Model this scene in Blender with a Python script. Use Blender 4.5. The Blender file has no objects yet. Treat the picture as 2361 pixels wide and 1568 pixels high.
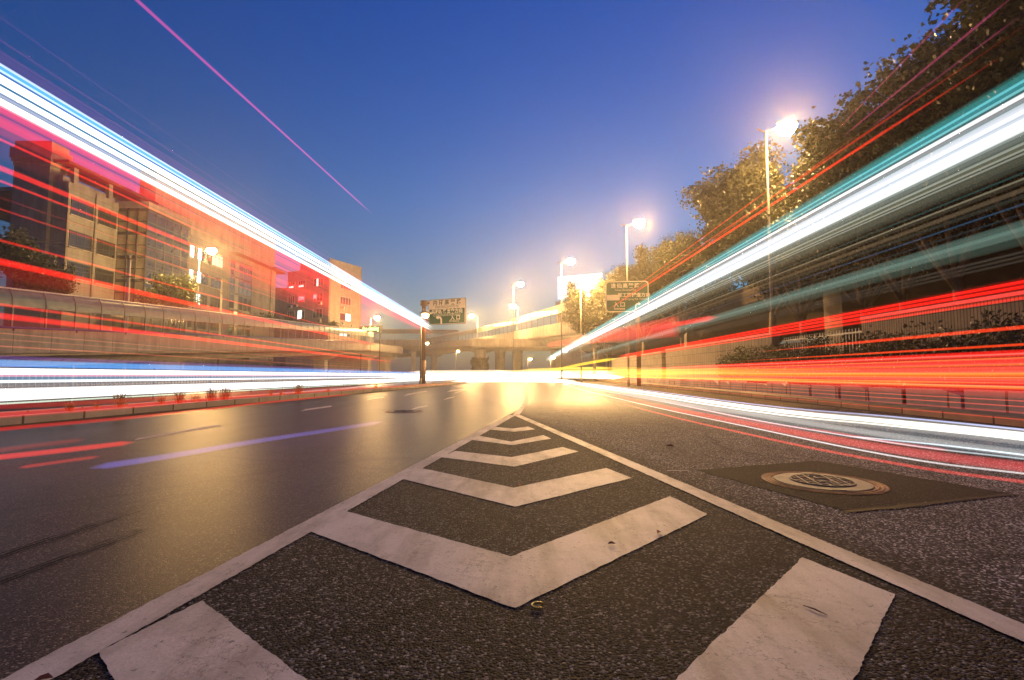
import bpy, bmesh, math, random
from mathutils import Vector, Matrix
random.seed(11)
R = math.radians
S = bpy.context.scene
COL = S.collection

# ------------------------------------------------------------------ camera, sky, exposure
FPX, CX, CY, HZ, CAMZ = 1153.4, 1180.5, 784.0, 862.0, 0.8     # focal length and centre on a 2361 x 1568 grid
PITCH = math.atan((HZ - CY) / FPX)
cam_d = bpy.data.cameras.new('camera'); cam = bpy.data.objects.new('camera', cam_d); COL.objects.link(cam)
cam_d.sensor_width = 36; cam_d.lens = FPX / 2361 * 36; cam_d.clip_start = .05; cam_d.clip_end = 3000
cam.location = (0, 0, CAMZ); cam.rotation_euler = (R(90) + PITCH, 0, 0)
S.camera = cam

W = bpy.data.worlds.new('World'); S.world = W; W.use_nodes = True
nt = W.node_tree; nt.nodes.clear()
sky = nt.nodes.new('ShaderNodeTexSky'); sky.sky_type = 'NISHITA'; sky.sun_disc = False
sky.sun_elevation = R(-3.0); sky.sun_rotation = R(25); sky.ozone_density = 4.0; sky.dust_density = 1.0; sky.air_density = 1.0
bg = nt.nodes.new('ShaderNodeBackground'); bg.inputs['Strength'].default_value = SKY_STRENGTH = 3.9
out = nt.nodes.new('ShaderNodeOutputWorld')
tint = nt.nodes.new('ShaderNodeMix'); tint.data_type = 'RGBA'; tint.blend_type = 'MULTIPLY'; tint.inputs[0].default_value = 1.0; 
tcw = nt.nodes.new('ShaderNodeTexCoord'); sxw = nt.nodes.new('ShaderNodeSeparateXYZ'); nt.links.new(tcw.outputs['Generated'], sxw.inputs[0])
crw = nt.nodes.new('ShaderNodeValToRGB'); nt.links.new(sxw.outputs['Z'], crw.inputs[0])      # a dusty city dusk: warmer air low down
for i_, (p_, c_) in enumerate(((.04,(.62,1.08,.56)),(.20,(.41,1.07,.70)),(.33,(.38,1.18,.90)),(.62,(.21,1.05,1.16)))):
    e_ = crw.color_ramp.elements[i_ if i_ < 2 else 0] if i_ < 2 else crw.color_ramp.elements.new(p_)
    e_.position = p_; e_.color = (*c_, 1)
nt.links.new(crw.outputs[0], tint.inputs[7])
nt.links.new(sky.outputs[0], tint.inputs[6]); nt.links.new(tint.outputs[2], bg.inputs[0]); nt.links.new(bg.outputs[0], out.inputs[0])

S.view_settings.view_transform = 'Standard'; S.view_settings.look = 'None'
S.view_settings.exposure = 0.1; S.view_settings.gamma = 1
cy = S.cycles
cy.transparent_max_bounces = 96; cy.max_bounces = 6; cy.diffuse_bounces = 3; cy.glossy_bounces = 3
cy.volume_bounces = 1; cy.transmission_bounces = 4; cy.use_denoising = True; cy.sample_clamp_indirect = 3.5
cy.caustics_reflective = False; cy.caustics_refractive = False
LAMP_L = 2000.0            # radiance of the sodium bowls
LAMP_C = (1.0, .57, .19)

# ------------------------------------------------------------------ placing helpers (photo grid -> metres)
SP, CP = math.sin(PITCH), math.cos(PITCH)
def ray(u, v):
    xc, yc = (u - CX) / FPX, -(v - CY) / FPX
    return Vector((xc, CP - SP * yc, SP + CP * yc))
def at(u, v, Y):
    r = ray(u, v); return Vector((0, 0, CAMZ)) + r * (Y / r.y)
def atz(u, v, Z=0.0):
    r = ray(u, v); return Vector((0, 0, CAMZ)) + r * ((Z - CAMZ) / r.z)
def atx(u, v, X):
    r = ray(u, v); return Vector((0, 0, CAMZ)) + r * (X / r.x)

# ------------------------------------------------------------------ objects
def empty(name, loc, rz=0):
    o = bpy.data.objects.new(name, None); COL.objects.link(o); o.location = loc; o.rotation_euler.z = rz
    o.empty_display_size = .2
    return o
def tag(o, label=None, cat=None, group=None, kind=None):
    if label: o['label'] = label
    if cat: o['category'] = cat
    if group: o['group'] = group
    if kind: o['kind'] = kind
    return o
class MB:
    def __init__(s): s.v = []; s.f = []
    def add(s, vs, fs):
        n = len(s.v); s.v += [tuple(p) for p in vs]; s.f += [tuple(i + n for i in f) for f in fs]
    def box(s, x0, y0, z0, x1, y1, z1):
        s.add([(x0,y0,z0),(x1,y0,z0),(x1,y1,z0),(x0,y1,z0),(x0,y0,z1),(x1,y0,z1),(x1,y1,z1),(x0,y1,z1)],
              [(0,3,2,1),(4,5,6,7),(0,1,5,4),(1,2,6,5),(2,3,7,6),(3,0,4,7)])
    def prism(s, poly, z0, z1):
        n = len(poly)
        s.add([(p[0],p[1],z0) for p in poly] + [(p[0],p[1],z1) for p in poly],
              [tuple(range(n))[::-1], tuple(range(n, 2*n))] + [(i,(i+1)%n,(i+1)%n+n,i+n) for i in range(n)])
    def sheet(s, poly, z): s.add([(p[0],p[1],z) for p in poly], [tuple(range(len(poly)))])
    def tube(s, pts, ra, rb=None, seg=10, up=Vector((0,0,1)), caps=True):
        pts = [Vector(p) for p in pts]; n = len(pts)
        rb = ra if rb is None else rb
        fa = ra if isinstance(ra, (list, tuple)) else [ra]*n
        fb = rb if isinstance(rb, (list, tuple)) else [rb]*n
        vs = []
        for i, p in enumerate(pts):
            t = (pts[min(i+1,n-1)] - pts[max(i-1,0)]).normalized()
            u_ = up if abs(t.dot(up)) < .98 else Vector((1,0,0))
            side = t.cross(u_).normalized(); w = side.cross(t).normalized()
            for k in range(seg):
                a = 2*math.pi*k/seg
                vs.append(p + side*(math.cos(a)*fa[i]) + w*(math.sin(a)*fb[i]))
        fs = [(i*seg+k, i*seg+(k+1)%seg, (i+1)*seg+(k+1)%seg, (i+1)*seg+k) for i in range(n-1) for k in range(seg)]
        if caps: fs += [tuple(range(seg))[::-1], tuple(range((n-1)*seg, n*seg))]
        s.add(vs, fs)
    def lathe(s, c, prof, seg=20):
        c = Vector(c); vs = []; n = len(prof)
        for r, z in prof:
            for k in range(seg):
                a = 2*math.pi*k/seg; vs.append((c.x+r*math.cos(a), c.y+r*math.sin(a), c.z+z))
        fs = [(i*seg+k, i*seg+(k+1)%seg, (i+1)*seg+(k+1)%seg, (i+1)*seg+k) for i in range(n-1) for k in range(seg)]
        fs += [tuple(range(seg))[::-1], tuple(range((n-1)*seg, n*seg))]
        s.add(vs, fs)
    def sweep(s, path, section):
        """section: (offset to the path's right, height) closed polygon swept along path of (x,y,z)."""
        path = [Vector(p) for p in path]; m = len(section); n = len(path); vs = []
        for i, p in enumerate(path):
            t = path[min(i+1,n-1)] - path[max(i-1,0)]; t.z = 0; t.normalize(); r = Vector((t.y, -t.x, 0))
            for a, h in section: vs.append(p + r*a + Vector((0,0,h)))
        fs = [(i*m+k, (i+1)*m+k, (i+1)*m+(k+1)%m, i*m+(k+1)%m) for i in range(n-1) for k in range(m)]
        fs += [tuple(range(m)), tuple(range((n-1)*m, n*m))[::-1]]
        s.add(vs, fs)
    def build(s, name, mat, parent=None, smooth=False, fix=True):
        me = bpy.data.meshes.new(name); me.from_pydata(s.v, [], s.f); me.update()
        if fix:
            bm = bmesh.new(); bm.from_mesh(me); bmesh.ops.recalc_face_normals(bm, faces=bm.faces); bm.to_mesh(me); bm.free()
        if smooth:
            me.polygons.foreach_set('use_smooth', [True]*len(me.polygons))
        me.materials.append(mat)
        o = bpy.data.objects.new(name, me); COL.objects.link(o)
        if parent: o.parent = parent
        return o
def local(parent, o):
    """keep o where it is in the world although it is parented to an Empty that sits at the thing's base"""
    o.matrix_parent_inverse = Matrix.LocRotScale(parent.location, parent.rotation_euler, None).inverted()
    return o
def part(mb, name, mat, parent, smooth=False, label=None):
    o = mb.build(name, mat, None, smooth); o.parent = parent
    p = parent
    if p.type == 'EMPTY': local(p, o)
    if label: o['label'] = label
    return o

# ------------------------------------------------------------------ materials
def base_mat(name):
    m = bpy.data.materials.new(name); m.use_nodes = True
    t = m.node_tree; b = t.nodes['Principled BSDF']
    return m, t, b
def N(t, kind, **kw):
    n = t.nodes.new('ShaderNode' + kind)
    for k, v in kw.items():
        if k in n.inputs.keys(): n.inputs[k].default_value = v
        else: setattr(n, k, v)
    return n
def ramp_node(t, stops):
    r = t.nodes.new('ShaderNodeValToRGB'); e = r.color_ramp.elements
    e[0].position, e[0].color = stops[0][0], (*stops[0][1], 1)
    e[1].position, e[1].color = stops[-1][0], (*stops[-1][1], 1)
    for p, c in stops[1:-1]:
        x = e.new(p); x.color = (*c, 1)
    return r
def plain(name, col, rough=.6, var=.25, scale=3.0, bump=.0, metal=0.0, spec=.5, detail=6):
    m, t, b = base_mat(name)
    tc = N(t, 'TexCoord'); nz = N(t, 'TexNoise', Scale=scale, Detail=detail, Roughness=.62)
    t.links.new(tc.outputs['Object'], nz.inputs['Vector'])
    lo = tuple(c*(1-var) for c in col); hi = tuple(min(1, c*(1+var)) for c in col)
    r = ramp_node(t, [(.3, lo), (.7, hi)]); t.links.new(nz.outputs['Fac'], r.inputs[0]); t.links.new(r.outputs[0], b.inputs['Base Color'])
    b.inputs['Roughness'].default_value = rough; b.inputs['Metallic'].default_value = metal
    b.inputs['Specular IOR Level'].default_value = spec
    if bump:
        n2 = N(t, 'TexNoise', Scale=scale*12, Detail=4); t.links.new(tc.outputs['Object'], n2.inputs['Vector'])
        bp = N(t, 'Bump', Strength=bump, Distance=.02); t.links.new(n2.outputs['Fac'], bp.inputs['Height']); t.links.new(bp.outputs[0], b.inputs['Normal'])
    return m
def emit(name, col, L):
    m = bpy.data.materials.new(name); m.use_nodes = True; t = m.node_tree; t.nodes.clear()
    e = N(t, 'Emission', Color=(*col, 1), Strength=L); o = N(t, 'OutputMaterial'); t.links.new(e.outputs[0], o.inputs['Surface'])
    return m
_glow = {}
def glow(col, eps):
    """luminous air along the path of a moving lamp: emits, hides nothing behind it"""
    k = (tuple(round(c, 3) for c in col), round(eps, 3))
    if k not in _glow:
        m = bpy.data.materials.new('streak_light'); m.use_nodes = True; t = m.node_tree; t.nodes.clear()
        e = N(t, 'Emission', Color=(*col, 1), Strength=eps); o = N(t, 'OutputMaterial'); t.links.new(e.outputs[0], o.inputs['Volume'])
        m.cycles.homogeneous_volume = True
        _glow[k] = m
    return _glow[k]

def streaks(t, vec, sx, sy, sz, scale, detail=5):
    mp = N(t, 'Mapping'); mp.inputs['Scale'].default_value = (sx, sy, sz); t.links.new(vec, mp.inputs[0])
    n = N(t, 'TexNoise', Scale=scale, Detail=detail, Roughness=.6); t.links.new(mp.outputs[0], n.inputs['Vector'])
    return n
def mathn(t, op, a, b=None):
    n = N(t, 'Math', operation=op)
    for i, x in enumerate((a, b)):
        if x is None: continue
        if isinstance(x, (int, float)): n.inputs[i].default_value = x
        else: t.links.new(x, n.inputs[i])
    return n.outputs[0]
def mixc(t, fac, a, b, blend='MIX'):
    n = N(t, 'Mix', data_type='RGBA', blend_type=blend)
    for s, x in ((n.inputs[0], fac), (n.inputs[6], a), (n.inputs[7], b)):
        if isinstance(x, (int, float)): s.default_value = x
        elif isinstance(x, tuple): s.default_value = (*x, 1) if len(x) == 3 else x
        else: t.links.new(x, s)
    return n.outputs[2]

def asphalt(name, dark=1.0, coarse_all=False):
    m, t, b = base_mat(name)
    tc = N(t, 'TexCoord'); P = tc.outputs['Object']
    sx = N(t, 'SeparateXYZ'); t.links.new(P, sx.inputs[0])
    # the left carriageway has a newer, finer course: a straight joint along the gore's left line
    ma = N(t, 'Math', operation='MULTIPLY_ADD'); t.links.new(sx.outputs['Y'], ma.inputs[0]); ma.inputs[1].default_value = .149; ma.inputs[2].default_value = -1.50
    d = mathn(t, 'SUBTRACT', ma.outputs[0], sx.outputs['X'])
    mr = N(t, 'MapRange'); mr.inputs[1].default_value = -.02; mr.inputs[2].default_value = .05; t.links.new(d, mr.inputs[0])
    fy = N(t, 'MapRange'); fy.inputs[1].default_value = 7.5; fy.inputs[2].default_value = 15; t.links.new(sx.outputs['Y'], fy.inputs[0]); fine = mathn(t, 'MAXIMUM', mr.outputs[0], fy.outputs[0])
    v1 = N(t, 'TexVoronoi', Scale=118.0); v2 = N(t, 'TexVoronoi', Scale=190.0)
    wob = N(t, 'TexNoise', Scale=60.0, Detail=2)
    t.links.new(P, wob.inputs['Vector'])
    for v in (v1, v2): t.links.new(P, v.inputs['Vector'])
    sep = N(t, 'SeparateColor'); t.links.new(v1.outputs['Color'], sep.inputs[0])
    stone = ramp_node(t, [(0, (.006,.0058,.0055)), (.45, (.016,.015,.014)), (.72, (.04,.038,.035)), (.86, (.095,.09,.082)), (1, (.27,.26,.24))])
    t.links.new(sep.outputs[0], stone.inputs[0])
    sep2 = N(t, 'SeparateColor'); t.links.new(v2.outputs['Color'], sep2.inputs[0])
    finec = ramp_node(t, [(0, (.010,.008,.0055)), (.55, (.028,.022,.016)), (.80, (.06,.048,.035)), (.93, (.13,.11,.08)), (1, (.30,.25,.19))])
    t.links.new(sep2.outputs[0], finec.inputs[0])
    col = mixc(t, 0.0 if coarse_all else fine, stone.outputs[0], finec.outputs[0])
    # right of the gore the surface is older and bleached
    mo = N(t, 'Math', operation='MULTIPLY_ADD'); t.links.new(sx.outputs['Y'], mo.inputs[0]); mo.inputs[1].default_value = .181; mo.inputs[2].default_value = -1.99
    mr2 = N(t, 'MapRange'); mr2.inputs[1].default_value = -.05; mr2.inputs[2].default_value = .25; mr2.inputs[3].default_value = 1.0; mr2.inputs[4].default_value = 3.0
    t.links.new(mathn(t, 'ADD', mo.outputs[0], sx.outputs['X']), mr2.inputs[0])
    bl = N(t, 'CombineXYZ'); [t.links.new(mr2.outputs[0], bl.inputs[i]) for i in range(3)]
    if not coarse_all: col = mixc(t, 1.0, col, bl.outputs[0], 'MULTIPLY')
    big = streaks(t, P, 1, .18, 1, 1.6); mid = N(t, 'TexNoise', Scale=3.0, Detail=8, Roughness=.7); t.links.new(P, mid.inputs['Vector'])
    wear = ramp_node(t, [(.3, (.62,.62,.62)), (.72, (1.25,1.23,1.2))]); t.links.new(big.outputs['Fac'], wear.inputs[0])
    col = mixc(t, .8, col, wear.outputs[0], 'MULTIPLY')
    blot = ramp_node(t, [(.32, (.55,.54,.52)), (.5, (1,1,1)), (.75, (1.15,1.13,1.1))]); t.links.new(mid.outputs['Fac'], blot.inputs[0])
    col = mixc(t, .7, col, blot.outputs[0], 'MULTIPLY')
    # sealed tar cracks
    cr = N(t, 'TexVoronoi', Scale=.33, feature='DISTANCE_TO_EDGE'); ws = N(t, 'TexNoise', Scale=2.2, Detail=5)
    t.links.new(P, ws.inputs['Vector'])
    wv = mixc(t, .12, P, ws.outputs['Color'], 'LINEAR_LIGHT'); t.links.new(wv, cr.inputs['Vector'])
    crm = ramp_node(t, [(.0, (.35,.35,.35)), (.012, (1,1,1))]); t.links.new(cr.outputs['Distance'], crm.inputs[0])
    col = mixc(t, .8, col, crm.outputs[0], 'MULTIPLY')
    col = mixc(t, 1.0, col, (dark, dark, dark*1.02), 'MULTIPLY')
    t.links.new(col, b.inputs['Base Color'])
    rr = N(t, 'MapRange'); t.links.new(fine, rr.inputs[0]); rr.inputs[3].default_value = .72; rr.inputs[4].default_value = .37
    rn = N(t, 'MapRange'); t.links.new(big.outputs['Fac'], rn.inputs[0]); rn.inputs[3].default_value = -.07; rn.inputs[4].default_value = .07
    t.links.new(mathn(t, 'ADD', rr.outputs[0], rn.outputs[0]), b.inputs['Roughness'])
    sp_ = N(t, 'MapRange'); t.links.new(fine, sp_.inputs[0]); sp_.inputs[3].default_value = .08; sp_.inputs[4].default_value = .05; t.links.new(sp_.outputs[0], b.inputs['Specular IOR Level'])
    h1 = mathn(t, 'MULTIPLY', v1.outputs['Distance'], -1.0); h2 = mathn(t, 'MULTIPLY', v2.outputs['Distance'], -1.0)
    hs = N(t, 'Mix', data_type='FLOAT'); t.links.new(fine, hs.inputs[0]); t.links.new(h1, hs.inputs[2]); t.links.new(h2, hs.inputs[3])
    bs = N(t, 'MapRange'); t.links.new(fine, bs.inputs[0]); bs.inputs[3].default_value = .9; bs.inputs[4].default_value = .17
    bp = N(t, 'Bump', Distance=.006); t.links.new(hs.outputs[0], bp.inputs['Height']); t.links.new(bs.outputs[0], bp.inputs['Strength'])
    t.links.new(bp.outputs[0], b.inputs['Normal'])
    return m
def road_paint(name):
    m, t, b = base_mat(name)
    tc = N(t, 'TexCoord'); P = tc.outputs['Object']
    ws = N(t, 'TexNoise', Scale=7.0, Detail=6, Roughness=.7); t.links.new(P, ws.inputs['Vector'])
    wv = mixc(t, .17, P, ws.outputs['Color'], 'LINEAR_LIGHT')
    cr = N(t, 'TexVoronoi', Scale=6.5, feature='DISTANCE_TO_EDGE'); t.links.new(wv, cr.inputs['Vector'])
    area = N(t, 'TexNoise', Scale=1.7, Detail=3); t.links.new(P, area.inputs['Vector'])
    thr = N(t, 'MapRange'); t.links.new(area.outputs['Fac'], thr.inputs[0]); thr.inputs[1].default_value = .48; thr.inputs[2].default_value = .72; thr.inputs[3].default_value = 0; thr.inputs[4].default_value = .03
    crack = mathn(t, 'LESS_THAN', cr.outputs['Distance'], thr.outputs[0])
    chip = N(t, 'TexNoise', Scale=34.0, Detail=8, Roughness=.75); t.links.new(P, chip.inputs['Vector'])
    chipr = ramp_node(t, [(.605, (0,0,0)), (.635, (1,1,1))]); t.links.new(chip.outputs['Fac'], chipr.inputs[0])
    dn = N(t, 'TexNoise', Scale=2.3, Detail=9, Roughness=.7); t.links.new(P, dn.inputs['Vector'])
    dirt = ramp_node(t, [(.25, (.33,.295,.25)), (.5, (.54,.50,.44)), (.75, (.64,.60,.54))]); t.links.new(dn.outputs['Fac'], dirt.inputs[0])
    sp = N(t, 'TexNoise', Scale=150.0, Detail=3); t.links.new(P, sp.inputs['Vector'])
    spr = ramp_node(t, [(.3, (.82,.82,.82)), (.6, (1,1,1))]); t.links.new(sp.outputs['Fac'], spr.inputs[0])
    col = mixc(t, 1.0, dirt.outputs[0], spr.outputs[0], 'MULTIPLY')
    gr_ = streaks(t, P, 1, .25, 1, 5.0, 8); grr = ramp_node(t, [(.36, (.42,.39,.35)), (.55, (1,1,1))]); t.links.new(gr_.outputs['Fac'], grr.inputs[0])
    col = mixc(t, .75, col, grr.outputs[0], 'MULTIPLY')
    col = mixc(t, mathn(t, 'MULTIPLY', mathn(t, 'MAXIMUM', mathn(t, 'MULTIPLY', crack, .75), chipr.outputs[0]), .8), col, (.05,.045,.04))
    t.links.new(col, b.inputs['Base Color']); b.inputs['Roughness'].default_value = .57
    bp = N(t, 'Bump', Strength=.5, Distance=.006)
    hh = mathn(t, 'SUBTRACT', mathn(t, 'MULTIPLY', chip.outputs['Fac'], .8), mathn(t, 'MULTIPLY', crack, .6))
    t.links.new(hh, bp.inputs['Height']); t.links.new(bp.outputs[0], b.inputs['Normal'])
    return m
def tiles(name, col, mortar, bw, bh, gap=.02, var=.15, rough=.6, axis='YZ'):
    m, t, b = base_mat(name)
    tc = N(t, 'TexCoord'); sx = N(t, 'SeparateXYZ'); cb = N(t, 'CombineXYZ'); t.links.new(tc.outputs['Object'], sx.inputs[0])
    t.links.new(sx.outputs[axis[0]], cb.inputs[0]); t.links.new(sx.outputs[axis[1]], cb.inputs[1])
    br = N(t, 'TexBrick'); t.links.new(cb.outputs[0], br.inputs['Vector'])
    br.inputs['Color1'].default_value = (*[c*(1-var) for c in col], 1); br.inputs['Color2'].default_value = (*[c*(1+var) for c in col], 1)
    br.inputs['Mortar'].default_value = (*mortar, 1); br.inputs['Scale'].default_value = 1.0
    br.inputs['Brick Width'].default_value = bw; br.inputs['Row Height'].default_value = bh; br.inputs['Mortar Size'].default_value = gap
    br.offset = 0.0
    nz = N(t, 'TexNoise', Scale=2.0, Detail=7, Roughness=.7); t.links.new(tc.outputs['Object'], nz.inputs['Vector'])
    w = ramp_node(t, [(.3, (.7,.68,.66)), (.7, (1.15,1.15,1.15))]); t.links.new(nz.outputs['Fac'], w.inputs[0])
    t.links.new(mixc(t, .8, br.outputs['Color'], w.outputs[0], 'MULTIPLY'), b.inputs['Base Color']); b.inputs['Roughness'].default_value = rough
    bp = N(t, 'Bump', Strength=.6, Distance=.01); t.links.new(mathn(t, 'SUBTRACT', 1.0, br.outputs['Fac']), bp.inputs['Height']); t.links.new(bp.outputs[0], b.inputs['Normal'])
    return m
def concrete(name, col, joint=0, axis='Y'):
    m, t, b = base_mat(name)
    tc = N(t, 'TexCoord'); P = tc.outputs['Object']
    st = streaks(t, P, 1.3, 1.3, .12, 1.4, 7)       # rain streaks run down
    n = N(t, 'TexNoise', Scale=.9, Detail=9, Roughness=.68); t.links.new(P, n.inputs['Vector'])
    a = ramp_node(t, [(.3, tuple(c*.72 for c in col)), (.7, tuple(c*1.15 for c in col))]); t.links.new(n.outputs['Fac'], a.inputs[0])
    s = ramp_node(t, [(.3, (.62,.6,.58)), (.55, (1,1,1))]); t.links.new(st.outputs['Fac'], s.inputs[0])
    c = mixc(t, .75, a.outputs[0], s.outputs[0], 'MULTIPLY')
    if joint:
        sx = N(t, 'SeparateXYZ'); t.links.new(P, sx.inputs[0])
        fr = mathn(t, 'FRACT', mathn(t, 'DIVIDE', sx.outputs[axis], joint))
        j = mathn(t, 'LESS_THAN', fr, .035/joint)
        c = mixc(t, mathn(t, 'MULTIPLY', j, .75), c, (.04,.035,.03))
    t.links.new(c, b.inputs['Base Color']); b.inputs['Roughness'].default_value = .8
    bp = N(t, 'Bump', Strength=.25, Distance=.01); n3 = N(t, 'TexNoise', Scale=40.0, Detail=4); t.links.new(P, n3.inputs['Vector'])
    t.links.new(n3.outputs['Fac'], bp.inputs['Height']); t.links.new(bp.outputs[0], b.inputs['Normal'])
    return m
def leaf_mat(name, lo, mid, hi, trans=.35):
    m, t, b = base_mat(name)
    g = N(t, 'NewGeometry')
    r = ramp_node(t, [(0, lo), (.6, mid), (1, hi)]); t.links.new(g.outputs['Random Per Island'], r.inputs[0])
    t.links.new(r.outputs[0], b.inputs['Base Color']); b.inputs['Roughness'].default_value = .5
    tr = N(t, 'BsdfTranslucent'); t.links.new(r.outputs[0], tr.inputs[0])
    mx = N(t, 'MixShader'); mx.inputs[0].default_value = trans
    t.links.new(b.outputs[0], mx.inputs[1]); t.links.new(tr.outputs[0], mx.inputs[2]); t.links.new(mx.outputs[0], t.nodes['Material Output'].inputs['Surface'])
    return m
def clear_panel(name, col, alpha, rough=.12):
    m, t, b = base_mat(name)
    nz = N(t, 'TexNoise', Scale=2.5, Detail=6); tc = N(t, 'TexCoord'); t.links.new(tc.outputs['Object'], nz.inputs['Vector'])
    r = ramp_node(t, [(.3, tuple(c*.75 for c in col)), (.7, tuple(c*1.2 for c in col))]); t.links.new(nz.outputs['Fac'], r.inputs[0]); t.links.new(r.outputs[0], b.inputs['Base Color'])
    b.inputs['Roughness'].default_value = rough; b.inputs['Alpha'].default_value = alpha
    return m

M_road = asphalt('asphalt'); M_patch = asphalt('patch_asphalt', .30, True)
M_paint = road_paint('road_paint')
M_kerb = tiles('kerb_stone', (.30,.27,.24), (.05,.045,.04), .99, 3.0, .02, .18)
M_kerb_y = tiles('ochre_kerb_stone', (.34,.24,.12), (.05,.04,.03), .99, 3.0, .02, .2)
M_pave = tiles('paving', (.22,.20,.18), (.07,.06,.05), .3, .3, .01, .15, .7, 'YX')
M_conc = concrete('concrete', (.40,.37,.33)); M_conc_j = concrete('panel_concrete', (.46,.42,.38), 2.0)
M_conc_d = concrete('old_concrete', (.22,.19,.17))
M_steel = plain('galvanised_steel', (.42,.41,.39), .45, .15, 6, metal=.6)
M_pole = plain('pole_paint', (.24,.225,.20), .5, .15, 4, metal=.1)
M_brown = plain('brown_painted_steel', (.16,.09,.05), .5, .25, 5)
M_dark = plain('dark_frame', (.045,.042,.04), .45, .2, 6)
M_blue = plain('blue_painted_rail', (.05,.06,.24), .3, .2, 4)
M_white = plain('white_paint', (.72,.71,.68), .5, .1, 5)
M_panel = clear_panel('barrier_upper_panel', (.15,.17,.145), 1.0, .36)
M_clear = clear_panel('barrier_clear_panel', (.10,.09,.08), .16, .15); M_postd = plain('grey_post_paint', (.16,.15,.13), .5, .15, 5)
M_glass = plain('window_glass', (.035,.04,.045), .08, .3, 1.5, spec=.8)
M_bldg = concrete('grey_render', (.25,.24,.225)); M_bldg2 = concrete('pink_render', (.42,.34,.30)); M_bldg3 = concrete('cream_render', (.46,.38,.30))
M_bark = plain('bark', (.17,.13,.09), .85, .35, 5, .8)
M_leaf = leaf_mat('plane_leaf', (.012,.017,.005), (.026,.032,.009), (.07,.066,.018))
M_leaf2 = leaf_mat('bush_leaf', (.03,.045,.015), (.07,.09,.025), (.13,.14,.04))
M_hedge = leaf_mat('hedge_leaf', (.02,.03,.012), (.045,.06,.025), (.10,.12,.05), .2)
M_tuft = leaf_mat('dry_grass', (.24,.15,.04), (.42,.28,.09), (.55,.42,.18), .5)
M_ivy = leaf_mat('ivy_leaf', (.05,.04,.015), (.10,.075,.025), (.16,.12,.04), .25)
M_soil = plain('soil', (.07,.055,.04), .95, .35, 8, .6)
M_rust = plain('rusty_iron', (.15,.055,.02), .6, .55, 7, .5, metal=.3)
M_iron = plain('worn_iron', (.115,.108,.09), .55, .35, 9, .3, metal=.15)
M_green = plain('sign_green', (.008,.085,.055), .4, .15, 3)
M_cream = plain('sign_white', (.72,.66,.58), .4, .08, 3)
M_letter_w = plain('sign_letter_white', (.74,.70,.62), .4, .05, 3)
M_letter_d = plain('sign_letter_dark', (.07,.085,.06), .4, .1, 3)
M_lamp = emit('sodium_lamp', LAMP_C, LAMP_L)
M_lamp_bright = emit('bright_sodium_lamp', LAMP_C, LAMP_L*1.15); M_lamp_far = emit('far_lamp', (1.0, .60, .24), 420)
M_litwin = emit('lit_window', (.78, 1.0, .92), 2.2); M_litwin2 = emit('warm_lit_window', (1.0, .82, .5), 1.2)
M_redneon = emit('red_neon_back', (1.0, .02, .04), .75); M_neonwhite = emit('neon_white', (1.0, .55, .6), 2.0)
M_led = emit('green_led', (.25, 1.0, .3), 3.0); M_bb = emit('backlit_board', (.84, .95, 1.0), 1.35); M_bbink = emit('backlit_ink', (.30,.45,.58), .8); M_bbblue = emit('backlit_blue', (.35,.68,.95), 1.6)
M_pinkled = emit('pink_led', (1.0, .5, .5), 1.2)

# ------------------------------------------------------------------ ground, markings, kerbs
def rag(poly, step=.03, amp=.005, seed=0):
    rnd = random.Random(seed); out = []
    for i, p in enumerate(poly):
        q = poly[(i+1) % len(poly)]; d = math.hypot(q[0]-p[0], q[1]-p[1]); n = max(1, int(d/step))
        nx, ny = (-(q[1]-p[1])/max(d,1e-6), (q[0]-p[0])/max(d,1e-6))
        w = 0
        for k in range(n):
            w = w*.35 + rnd.uniform(-amp, amp)*.8; x = w if k else rnd.uniform(-amp, amp)
            out.append((p[0]+(q[0]-p[0])*k/n+nx*x, p[1]+(q[1]-p[1])*k/n+ny*x))
    return out
g = MB(); g.sheet([(-320,-40),(320,-40),(320,620),(-320,620)], 0); tag(g.build('road', M_road), kind='structure')
def G(u, v): p = atz(u, v, 0); return (p.x, p.y)
def marking(pts, z=.004, name='road_marking', world=False, amp=.0035, mat=None, step=.012):
    poly = pts if world else [G(*p) for p in pts]
    d = sum(p[1] for p in poly)/len(poly)
    m = MB(); m.sheet(rag(poly, max(step, .012*d), amp, int(d*100)), z)
    return tag(m.build(name, mat or M_paint), kind='structure')
chev = [
 [(710,1225),(797,1180),(1178,1285),(1545,1145),(1632,1187),(1187,1405)],
 [(918,1103),(970,1080),(1184,1126),(1398,1080),(1457,1103),(1187,1170)],
 [(1015,1055),(1050,1040.5),(1180,1055),(1297,1031.6),(1334,1042),(1186,1077)],
 [(1080.6,1014),(1105,1005.6),(1178,1019),(1253,1004),(1271,1012),(1182,1027)],
 [(1126,990.7),(1143.5,985),(1182,988.8),(1218,984),(1234,990.4),(1186,996)]]
for c in chev: marking(c, name='chevron_marking')
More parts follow.
